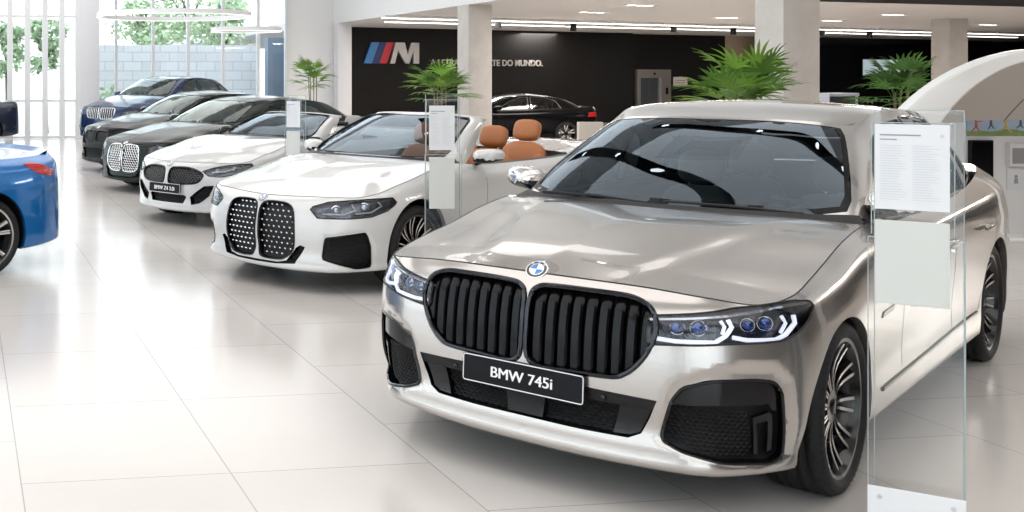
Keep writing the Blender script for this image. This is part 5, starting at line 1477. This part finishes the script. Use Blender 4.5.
# --- lettering and emblem on the black wall
A0, WD, WN, TW = WALL
def wallpt(t, off, z): q = A0 + WD * t + WN * off; return (q.x, q.y, z)
def wallz(u, v):
    q = A0 + WD * TW(u); Y = q.x * SA + q.y * CA; return 1.69 + (76 - v) * Y / 1098
def wall_sign():
    t0, t1 = TW(363), TW(418); zb, zt = wallz(390, 63.5), wallz(390, 42.5)
    root = empty('wall_emblem', wallpt(t0, 0, zb), math.atan2(WD.y, WD.x), 'striped emblem with big silver letter M on the black wall', 'sign')
    W, H = t1 - t0, zt - zb; sl = .42 * H
    def para(a, b, m, name, lab):
        mb = MB(); mb.extrude([(a * W, -.02, 0), (b * W, -.02, 0), (b * W + sl, -.02, H), (a * W + sl, -.02, H)], (0, -.05, 0)); mb.build(name, m, root, False, label=lab)
    g = .0
    para(.0, .135, pmat('stripe_sky', (.05, .26, .62), .3), 'stripe', 'light blue stripe'); para(.135, .27, pmat('stripe_navy', (.015, .035, .16), .3), 'stripe', 'dark blue stripe'); para(.27, .405, pmat('stripe_red', (.62, .02, .04), .3), 'stripe', 'red stripe')
    x0, x1 = .46 * W, .99 * W; s_ = .30 * H; th = .20 * (x1 - x0)
    L = [(x0 - .0, 0), (x0 + th * .8, 0), (x0 + th * .8 + s_ * .62, H * .62), (x0 + (x1 - x0) * .52, 0), (x0 + (x1 - x0) * .66, 0), (x1 - th, H * .62), (x1 - th, 0), (x1, 0), (x1, H), (x1 - th * 1.35, H), (x0 + (x1 - x0) * .60, H * .42), (x0 + (x1 - x0) * .50, H), (x0 + s_, H)]
    mb = MB(); mb.extrude([(x, -.02, z) for x, z in L], (0, -.07, 0)); mb.build('letter', pmat('brushed_letter', (.60, .58, .57), .35, .8), root, False, label='silver letter M')
    a, b = TW(430), TW(542); zz = wallz(486, 63.2)
    root = empty('wall_lettering', wallpt((a + b) / 2, 0, zz), math.atan2(WD.y, WD.x), 'line of raised grey capital letters on the black wall', 'sign')
    o = text_obj('A LETRA MAIS FORTE DO MUNDO.', .28, pmat('letter_grey', (.55, .52, .50), .4, .3), root, Matrix.Translation((0, -.03, 0)) @ Matrix.Rotation(PI / 2, 4, 'X'), 'letters', .015, bold=.006)
    k = (b - a) / max(.1, o.dimensions.x); o.data.transform(Matrix.Diagonal((k, 1, 1.05, 1)))
wall_sign()

def on_recess(u, off=.55):
    q = A0 - WN * off + WD * TW(u, off); return q
def lift_door():
    a, b = TW(634.5, .55), TW(668, .55); q = A0 - WN * .55 + WD * ((a + b) / 2); W = b - a
    Y = q.x * SA + q.y * CA; zt = 1.69 + (76 - 69.5) * Y / 1098
    root = empty('lift', (q.x, q.y, 0), math.atan2(WD.y, WD.x), 'brushed steel lift entrance set in the black wall', 'lift')
    fr = pmat('lift_frame', (.45, .42, .39), .35, .8); fw = .16 * W
    for x0, x1, z0, z1 in ((-W / 2, -W / 2 + fw * .6, 0, zt), (W / 2 - fw * 1.8, W / 2, 0, zt), (-W / 2 + fw * .6, W / 2 - fw * 1.8, zt - .32, zt)):
        mb = MB(); mb.bbox(x0, x1, -.14, -.0, z0, z1, .008); mb.build('door_frame', fr, root, False)
    xm = (-W / 2 + fw * .6 + W / 2 - fw * 1.8) / 2
    for x0, x1 in ((-W / 2 + fw * .6, xm - .004), (xm + .004, W / 2 - fw * 1.8)):
        mb = MB(); mb.bbox(x0, x1, -.05, -.01, 0, zt - .32, .004); mb.build('sliding_door', pmat('lift_door', (.30, .33, .37), .25, .9), root, False)
    mb = MB(); mb.bbox(-.05, .05, -.15, -.139, zt - .20, zt - .12, .004); mb.build('floor_indicator', GLOSS(), root, False)
    mb = MB(); mb.bbox(W / 2 - fw * 1.0, W / 2 - fw * .6, -.15, -.139, 1.0, 1.25, .004); mb.build('call_panel', GLOSS(), root, False)
    a, b = TW(673, .55), TW(687, .55); q = A0 - WN * .55 + WD * ((a + b) / 2); z0, z1 = 1.69 + (76 - 86.5) * Y / 1098, 1.69 + (76 - 77) * Y / 1098
    r2 = empty('wall_notice', (q.x, q.y, z0), math.atan2(WD.y, WD.x), 'small white notice on the black wall beside the lift', 'sign')
    mb = MB(); mb.bbox(-(b - a) / 2, (b - a) / 2, -.02, -.0, 0, z1 - z0, .003); mb.build('notice_board', pmat('notice_white', (.75, .72, .70), .5), r2, False)
    mb = MB()
    for k in range(2): mb.box(-(b - a) * .36, (b - a) * .34, -.0225, -.02, (z1 - z0) * (.35 + .25 * k), (z1 - z0) * (.42 + .25 * k))
    mb.build('notice_text', pmat('notice_red', (.45, .18, .16), .6), r2, False)
lift_door()

# --- lamps under the low ceiling
EM = pmat('lamp_strip', (.9, .9, .9), .5, emit=(1, .95, .88), estr=4.)
def strips():
    dirv = Vector((WD.x, WD.y)); yaw = math.atan2(WD.y, WD.x)
    def strip(t, off, L, lab):
        q = A0 + WD * t + WN * off
        root = empty('strip_light', (q.x, q.y, HC), yaw, lab, 'lamp', 'linear lamps under the low ceiling')
        mb = MB(); mb.bbox(-L / 2, L / 2, -.09, .09, -.075, -.003, .006); mb.build('housing', pmat('lamp_housing', (.75, .75, .74), .4), root, False)
        mb = MB(); mb.box(-L / 2 + .02, L / 2 - .02, -.08, .08, -.088, -.0745); mb.build('diffuser', EM, root, False)
        return q
    k = 0; names = ['first', 'second', 'third', 'fourth', 'fifth', 'sixth', 'seventh', 'eighth', 'ninth']
    t = -3.
    for i in range(9):
        strip(t + 1.6, 6.1, 3.25, '%s long strip lamp of the row farther from the black wall' % names[i])
        strip(t + 3.0, 4.4, 3.25, '%s long strip lamp of the row nearer the black wall' % names[i]); t += 3.35
    t = 1.; n = 0
    for i in range(7):
        q = A0 + WD * t + WN * (5.3 if i % 2 else 5.9)
        r = empty('ceiling_spot', (q.x, q.y, HC), yaw, '%s black spotlight hanging among the strip lamps' % names[i], 'lamp', 'black spotlights among the strips')
        mb = MB(); mb.lathe([(.0, 0), (.03, 0), (.03, -.06)], 12); mb.build('spot_stem', PLAST(), r)
        mb = MB(); mb.lathe([(0, -.05), (.085, -.05), (.085, -.26), (.07, -.26), (.06, -.2), (0, -.2)], 18); mb.build('spot_head', PLAST(), r); t += 3.4
    for j, (u, v) in enumerate(((640, 5), (592, 12), (727, 17.5), (832, 20.5), (893, 14.5), (988, 24.5))):
        Y = (HC - 1.69) * 1098 / (76 - v); q = pt(u, Y)
        r = empty('downlight', (q[0], q[1], HC), yaw, '%s recessed triple downlight in the low ceiling, counted from the left' % ['second', 'first', 'third', 'fourth', 'fifth', 'sixth'][j], 'lamp', 'recessed downlights')
        mb = MB(); mb.bbox(-.42, .42, -.13, .13, -.012, 0, .004); mb.build('trim_plate', pmat('downlight_trim', (.68, .66, .64), .5), r, False)
        for x in (-.27, 0, .27):
            mb = MB(); mb.lathe([(0, -.016), (.085, -.016), (.10, -.012)], 16, c=(x, 0, 0)); mb.build('spot_lens', EM, r)
strips()

# --- glowing rings standing in for reflections on the end glass
def ring(label, P2, z, R, r=.026):
    root = empty('ring_reflection', (P2[0], P2[1], z), 0, label, 'lamp', 'white rings standing in for reflections')
    mb = MB(); n = 64; prof = [(R + r, -.02), (R + r, .06), (R - r, .06), (R - r, -.02)]
    mb.lathe(prof, n); mb.build('ring_body', pmat('ring_white', (.82, .82, .82), .4), root)
    mb = MB(); mb.lathe([(R - r, -.022), (R + r, -.022)], n); mb.build('ring_glow_face', pmat('ring_glow', (.9, .9, .9), .5, emit=(1, .98, .95), estr=2.5), root)
    for k in range(3):
        a = 2 * PI * k / 3 + .4; mb = MB(); mb.tube([(R * math.cos(a), R * math.sin(a), .05), (R * .25 * math.cos(a), R * .25 * math.sin(a), HB - z - .01)], .004, 4); mb.build('suspension_wire', CHROME(), root)
ring('large white ring standing in for a reflection in the tall end windows', pt(174, 20.), 2.78, 1.38)
ring('smaller white ring standing in for a glass reflection beside the white end wall', pt(246, 22.), 2.60, .68)

# --- curved black tracks with spots over the cars, and a ceiling cassette
def track(label, pts, z, lamps):
    q = interp(np.arange(len(pts)), np.array(pts, float), np.linspace(0, len(pts) - 1, 50)); n = len(q)
    o = q[n // 2]; root = empty('curved_track', (o[0], o[1], z), 0, label, 'lamp', 'curved black light tracks')
    q = q - o; t = np.gradient(q, axis=0); t /= np.linalg.norm(t, axis=1)[:, None]; s = np.stack([-t[:, 1], t[:, 0]], 1) * .15
    V = []
    for a, b in zip(q, s):
        V += [(a[0] + b[0], a[1] + b[1], 0), (a[0] - b[0], a[1] - b[1], 0), (a[0] - b[0], a[1] - b[1], .12), (a[0] + b[0], a[1] + b[1], .12)]
    mb = MB(); mb.add(V, [(i * 4 + j, i * 4 + (j + 1) % 4, i * 4 + 4 + (j + 1) % 4, i * 4 + 4 + j) for i in range(n - 1) for j in range(4)] + [(0, 1, 2, 3), (4 * n - 4, 4 * n - 3, 4 * n - 2, 4 * n - 1)])
    mb.build('track_body', pmat('track_black', (.004, .004, .004), .5, spec=.2), root)
    for k in lamps:
        a = q[int(k * (n - 1))]; mb = MB(); mb.lathe([(0, -.05), (.05, -.05), (.07, 0)], 16, c=(a[0], a[1], 0)); mb.build('track_lamp', pmat('track_glow', (.9, .9, .9), .4, emit=(1, .98, .95), estr=9.), root)
    for k in (.0, .62, .98):
        a = q[int(k * (n - 1))]; mb = MB(); mb.tube([(a[0], a[1], .12), (a[0], a[1], HB - z - .01)], .005, 4); mb.build('suspension_wire', CHROME(), root)
track('curved black light track overhead along the left flank of the silver saloon', [(3.9, 4.4), (3.65, 5.3), (3.55, 6.1), (3.75, 7.1), (3.9, 8.2), (4.15, 9.6), (4.7, 11.8), (5.4, 14.)], 4.5, (.12, .42, .62, .85))
track('curved black light track overhead above the right flank of the silver saloon', [(5.1, 8.8), (5.3, 7.8), (5.65, 6.9), (6.2, 6.05), (6.9, 5.55), (7.8, 5.3), (9., 5.25)], 4.5, (.06, .3, .55, .7))
def cassette():
    root = empty('ceiling_cassette', (5.15, 8.3, HB), .6, 'square black air outlet with white frame in the high ceiling', 'vent')
    mb = MB()
    for k in range(4):
        M = Matrix.Rotation(k * PI / 2, 4, 'Z'); mb.add([tuple(M @ Vector(v)) for v in ((-.62, -.62, -.01), (.62, -.62, -.01), (.42, -.42, -.05), (-.42, -.42, -.05))], [(0, 1, 2, 3)])
    mb.build('cassette_frame', pmat('cassette_grey', (.30, .31, .32), .5), root, False)
    mb = MB(); mb.box(-.42, .42, -.42, .42, -.045, -.03); mb.build('grille_panel', pmat('track_black', (.004, .004, .004), .5, spec=.2), root, False)
cassette()

# --- domed lounge on the right
def lounge():
    Y0, cx = 10.6, 9.02
    root = empty('dome_lounge', (*at(cx, Y0), 0), -math.radians(8.1), 'white arched dome booth with beige lining behind the silver saloon', 'booth')
    a, b, ai, bi = 1.985, 1.96, 1.43, 1.855; n = 48
    th = [PI * k / n for k in range(n + 1)]
    ring_ = lambda A, B, y, z0=0: [(-A * math.cos(t), y, z0 + B * math.sin(t)) for t in th]
    rings = [ring_(a * .99, b, .14), ring_(a, b, .06), ring_(a - .02, b - .008, .015), ring_(a - .06, b - .02, 0), ring_(ai + .05, bi + .015, .0), ring_(ai + .01, bi, .02), ring_(ai, bi, .08)]
    mb = MB(); m = n + 1
    mb.add([p for R in rings for p in R], [(i * m + k, i * m + k + 1, (i + 1) * m + k + 1, (i + 1) * m + k) for i in range(len(rings) - 1) for k in range(n)])
    mb.build('arch_rim', pmat('shell_white', (.80, .80, .79), .3, coat=.3), root)
    mb = MB(); R2 = []
    for q in range(9):
        s = q / 8; y = .08 + .95 * s
        R2.append([(-ai * (1 - .10 * s * s) * math.cos(t), y, min(bi * math.sin(t) * (1 - .06 * s), bi * math.sin(t) * (1 - .06 * s) - max(0, bi * math.sin(t) - 1.30) * s * s)) for t in th])
    mb.add([p for R in R2 for p in R], [(i * m + k, i * m + k + 1, (i + 1) * m + k + 1, (i + 1) * m + k) for i in range(8) for k in range(n)])
    mb.build('dome_lining', pmat('lining_beige', (.58, .54, .50), .8), root)
    for k in (16, 28):
        mb = MB(); mb.tube([Vector(R2[q][k]) + Vector((0, 0, -.004)) for q in range(9)], .006, 5); mb.build('lining_seam', pmat('seam_grey', (.25, .24, .23), .8), root)
    mb = MB(); mb.box(-ai * .98, ai * .98, 1.02, 1.08, 0, 1.315); mb.build('back_wall', pmat('panel_white', (.78, .78, .78), .5), root, False)
    mb = MB(); mb.bbox(-a, a, .56, 1.12, 0, .04, .01); mb.build('plinth', pmat('panel_white', (.78, .78, .78), .5), root, False)
    yw = 1.02
    def wx(u): 
        X = (u - 119) / 1098 * (Y0 + yw); return X - cx
    def wz(v): return 1.69 - (v - 76) * (Y0 + yw) / 1098
    base = at(cx, Y0)
    def hang(name, lab, cat, u0, u1, v0, v1, th_):
        x, z = (wx(u0) + wx(u1)) / 2, wz(v1); p = at(cx + x, Y0 + yw)
        r = empty(name, (p[0], p[1], z), -math.radians(8.1), lab, cat); return r, wx(u1) - wx(u0), wz(v0) - wz(v1)
    r, W, H = hang('poster', 'wide picture poster of leaping people along the top of the booth wall', 'poster', 966, 1040, 108.5, 136, .02)
    mb = MB(); mb.box(-W / 2, W / 2, -.015, 0, 0, H); mb.build('poster_board', pmat('poster_sky', (.40, .52, .66), .5, noise=.35, nscale=4), r, False)
    g = random.Random(4)
    mb = MB(); pts_ = [(-W / 2, 0)] + [(-W / 2 + W * k / 12, H * (.16 + .10 * g.random())) for k in range(13)] + [(W / 2, 0)]
    mb.extrude([(x, -.016, z) for x, z in pts_], (0, -.001, 0)); mb.build('poster_grass', pmat('poster_green', (.22, .32, .12), .6, noise=.4, nscale=20), r, False)
    for k in range(5):
        x = -W / 2 + W * (.12 + .2 * k); z = H * g.uniform(.42, .55); colr = [(.55, .12, .08), (.08, .10, .22), (.70, .45, .10), (.12, .12, .12), (.60, .58, .55)][k]
        mb = MB(); s = H * .30
        def seg(x0, z0, x1, z1, w):
            d = Vector((x1 - x0, 0, z1 - z0)).normalized(); nn = Vector((-d.z, 0, d.x)) * w
            mb.extrude([(x0 - nn.x, -.017, z0 - nn.z), (x1 - nn.x * .6, -.017, z1 - nn.z * .6), (x1 + nn.x * .6, -.017, z1 + nn.z * .6), (x0 + nn.x, -.017, z0 + nn.z)], (0, -.0012, 0))
        seg(x, z - s * .35, x, z + s * .35, s * .18)
        for sx in (-1, 1):
            seg(x, z + s * .3, x + sx * s * g.uniform(.5, .8), z + s * g.uniform(.2, 1.1), s * .08); seg(x, z - s * .3, x + sx * s * g.uniform(.3, .8), z - s * g.uniform(.6, 1.1), s * .1)
        mb.lathe([(0, -.019), (s * .17, -.0185), (s * .17, -.017)], 14, 'y', (x, 0, z + s * .62)); mb.build('poster_figure', pmat('poster_fig_%d' % k, colr, .6), r, False)
    r, W, H = hang('wall_screen', 'black upright screen on the white booth wall', 'screen', 967.5, 990, 140, 178, .03)
    mb = MB(); mb.bbox(-W / 2, W / 2, -.05, 0, 0, H, .006); mb.build('screen_case', PLAST(), r, False)
    mb = MB(); mb.box(-W / 2 + .012, W / 2 - .012, -.0525, -.05, .012, H - .012); mb.build('screen_panel', GLOSS(), r, False)
    r, W, H = hang('display_case', 'small grey framed box on the booth wall at the right edge', 'display', 1005, 1028, 143, 166, .03)
    mb = MB(); mb.bbox(-W / 2, W / 2, -.06, 0, 0, H, .008); mb.build('case_frame', pmat('case_white', (.75, .75, .75), .4), r, False)
    mb = MB(); mb.box(-W / 2 + .03, W / 2 - .03, -.063, -.06, .03, H - .05); mb.build('case_front', pmat('case_grey', (.30, .30, .31), .3), r, False)
    r, W, H = hang('wall_card', 'white card with small dark figure under the grey box', 'card', 1006, 1026, 168, 190, .01)
    mb = MB(); mb.box(-W / 2, W / 2, -.012, 0, 0, H); mb.build('card_board', PAPER, r, False)
    mb = MB(); mb.lathe([(0, -.015), (.018, -.0145), (.018, -.012)], 12, 'y', (-.01, 0, H * .62)); mb.extrude([(-.032, -.013, H * .3), (.012, -.013, H * .3), (.006, -.013, H * .54), (-.026, -.013, H * .54)], (0, -.002, 0)); mb.build('card_print', INK, r, False)
lounge()

# --- things by the smoked wall on the right
def right_wall():
    def ws(u0, u1, v0, v1, off):
        a, b = TW(u0, -off), TW(u1, -off); q = A0 + WN * off + WD * ((a + b) / 2); Y = q.x * SA + q.y * CA
        return q, b - a, 1.69 + (76 - v1) * Y / 1098, 1.69 + (76 - v0) * Y / 1098
    yaw = math.atan2(WD.y, WD.x)
    q, W, z0, z1 = ws(861, 906, 59, 76, .05)
    r = empty('wall_display', (q.x, q.y, z0), yaw, 'pale lit display on the smoked wall behind the dark palm', 'screen')
    mb = MB(); mb.bbox(-W / 2, W / 2, -.06, 0, 0, z1 - z0, .01); mb.build('display_case', PLAST(), r, False)
    mb = MB(); mb.box(-W / 2 + .03, W / 2 - .03, -.064, -.06, .03, z1 - z0 - .03); mb.build('display_panel', pmat('lit_screen', (.3, .34, .36), .3, emit=(.55, .66, .70), estr=.55, noise=.4, nscale=1.5), r, False)
    q, W, z0, z1 = ws(818, 848, 93, 101, 7.)
    r = empty('reception_desk', (q.x, q.y, 0), yaw, 'white counter before the smoked wall right of the pillar', 'desk')
    z1 = max(.75, z1); mb = MB(); mb.bbox(-W / 2, W / 2, -.35, .35, z1 - .10, z1, .01); mb.build('desk_top', pmat('desk_white', (.62, .68, .80), .3), r, False)
    for x in (-W / 2 + .05, W / 2 - .05):
        mb = MB(); mb.bbox(x - .03, x + .03, -.32, .32, 0, z1 - .1, .006); mb.build('desk_side', pmat('desk_white', (.62, .68, .80), .3), r, False)
    mb = MB(); mb.bbox(-W / 2 + .08, W / 2 - .08, -.28, -.25, .1, z1 - .1, .004); mb.build('desk_front', pmat('desk_dark', (.05, .05, .06), .4), r, False)
right_wall()

# --- white sales counter behind the convertible
def counter():
    q = pt(590, 14.5); z1 = 1.69 - (122 - 76) * 14.5 / 1098
    r = empty('low_partition', (q[0], q[1], 0), -math.radians(8.1), 'low cream partition between the convertible and the silver saloon', 'partition')
    W = 24 * 14.5 / 1098
    mb = MB(); mb.bbox(-W / 2, W / 2, -.04, .04, .06, z1, .006); mb.build('partition_panel', pmat('cream_panel', (.66, .58, .52), .6), r, False)
    for x in (-W / 2 + .03, W / 2 - .03):
        mb = MB(); mb.bbox(x - .025, x + .025, -.15, .15, 0, .06, .006); mb.build('partition_foot', CHROME(), r, False)
counter()

# ------------------------------------------------------------------ outside
def outside():
    mb = MB(); mb.box(xa_out(90), xa_out(259), 36., 36.2, -.2, 2.72); struct('wall_garden', mb, block_mat())
    b = MB(); b.box(xa_out(261.5), xa_out(300), 35.2, 35.6, -.2, 2.95); struct('wall_louvre', b, pmat('louvre_slate', (.22, .27, .34), .6, noise=.2, nscale=1.5))
def xa_out(u, y=36.):
    r = (u - 119) / 1098; Y = y / (CA - r * SA); return r * Y * CA + Y * SA
outside()
def tree(label, u, y, zc, rx, rz, seed, trunk=True, n=1500, ls=.22, cols=((.48, .60, .38), (.58, .68, .44), (.40, .54, .32))):
    r = random.Random(seed); x = xa_out(u, y)
    root = empty('garden_tree', (x, y, -.2), r.random() * 3, label, 'tree', 'trees outside the glass')
    mb = MB(); h = zc + .2
    mb.tube([(0, 0, 0), (.05, .02, h * .4), (-.02, .03, h * .8), (0, 0, h + rz * .3)], [.10, .08, .07, .04], 8)
    for k in range(5):
        a = 2 * PI * k / 5; mb.tube([(0, 0, h * .8), (rx * .3 * math.cos(a), rx * .3 * math.sin(a), h + .1), (rx * .6 * math.cos(a), rx * .6 * math.sin(a), h + rz * .4)], [.04, .03, .012], 6)
    mb.build('trunk', pmat('bark', (.14, .11, .09), .9, noise=.3, nscale=15), root)
    cl = [(r.uniform(-1, 1) * rx * .65, r.uniform(-1, 1) * rx * .65, h + r.uniform(-.7, .8) * rz, r.uniform(.35, .6) * min(rx, rz)) for _ in range(14)]
    mb = MB()
    for k in range(n):
        c = cl[k % 14]; d = Vector((r.gauss(0, 1), r.gauss(0, 1), r.gauss(0, 1))).normalized(); p = Vector(c[:3]) + d * c[3] * r.uniform(.55, 1.05)
        t = Vector((r.uniform(-1, 1), r.uniform(-1, 1), r.uniform(-.9, .4))).normalized(); s = t.cross(d); 
        if s.length < .05: continue
        s = s.normalized() * ls * .32; l = t * ls * r.uniform(.7, 1.2)
        mb.add([p, p + l * .5 + s, p + l, p + l * .5 - s], [(0, 1, 2, 3)], k % 3)
    mb.build('crown', [pmat('tree_leaf_%d' % i, c, .6) for i, c in enumerate(cols)], root, smooth=False, fix=False)
tree('leafy tree above the left part of the block wall', 146, 40, 3.6, 1.1, 1.4, 1)
tree('broad leafy tree rising above the middle of the block wall', 188, 43.5, 4.4, 1.5, 1.9, 2, n=2200)
tree('leafy tree above the right end of the block wall', 226, 39.5, 3.5, 1.1, 1.4, 3)
tree('slim young tree outside the left glass front, dark trunk showing', 46, 36, 2.6, .62, 1.0, 5, n=1100, ls=.2)
tree('leafy young tree outside at the left picture edge', 8, 36, 2.5, .62, 1.0, 9, n=900, ls=.2)
tree('bushy green plant outside at the foot of the block wall', 102, 34.5, .75, .5, .6, 15, n=500, ls=.2)
car_seven((3.0, 4.74), -145.3)
car_convertible((3.10, 9.04), -149)
car_roadster((3.01, 12.70), -148.5)
car_coupe((3.05, 16.16), -151.5)
car_small((3.06, 19.5), -155)
car_suv((3.81, 26.0), -140)
car_saloon_back(pt(455, 27.5), 172).root.scale = (.87,) * 3
car_blue_roadster((-2.39, 8.84), -150)
car_edge(pt(-130, 26.4), -160)
# ------------------------------------------------------------------ light and camera
def lights():
    w = bpy.data.worlds.new('sky'); sc.world = w; w.use_nodes = True
    nt = w.node_tree; bg = nt.nodes['Background']
    tc = nt.nodes.new('ShaderNodeTexCoord'); sp = nt.nodes.new('ShaderNodeSeparateXYZ'); cr = nt.nodes.new('ShaderNodeValToRGB')
    nt.links.new(tc.outputs['Generated'], sp.inputs[0]); nt.links.new(sp.outputs['Z'], cr.inputs['Fac'])
    cr.color_ramp.elements[0].position = 0; cr.color_ramp.elements[0].color = (.97, .98, 1., 1)
    cr.color_ramp.elements[1].position = .9; cr.color_ramp.elements[1].color = (.80, .89, 1., 1)
    nt.links.new(cr.outputs['Color'], bg.inputs['Color']); bg.inputs['Strength'].default_value = SKY
    def area(name, x, y, z, sx, sy, e, colr=(1, 1, 1), rot=(0, 0, 0)):
        l = bpy.data.lights.new(name, 'AREA'); l.shape = 'RECTANGLE'; l.size = sx; l.size_y = sy; l.energy = e; l.color = colr
        o = bpy.data.objects.new(name, l); o.location = (x, y, z); o.rotation_euler = rot; col.objects.link(o); return o
    for k, y in enumerate((-4, 6, 16, 26)):
        area('ceiling_fill', 0, y, HB - .06, 17, 7, CEILFILL, (1, .98, .96))  # added broad fill lights under the unseen high ceiling, no fittings modelled
    for x, y in ((14, 6), (14, 14), (14, 22), (14, 28), (21, 12), (21, 20), (21, 28), (29, 22), (29, 32), (20, 36)):
        area('soffit_lamp', x, y, HC - .08, 1.6, 1.6, SOFL, (1, .93, .86))
SKY, CEILFILL, SOFL = 2.5, 500, 165
lights()

def camera():
    cd = bpy.data.cameras.new('camera'); o = bpy.data.objects.new('camera', cd); col.objects.link(o)
    o.location = (0, 0, 1.69); o.rotation_euler = (PI / 2, 0, -math.radians(8.1))
    cd.sensor_width = 36; cd.lens = 36 * 1098 / 1024; cd.shift_x = (512 - 119) / 1024; cd.shift_y = (76 - 256) / 1024
    cd.clip_start = .05; cd.clip_end = 500
    sc.camera = o
camera()
vs = sc.view_settings
vs.view_transform = 'Standard'; vs.look = 'None'; vs.gamma = 1; vs.use_curve_mapping = False; vs.exposure = .24
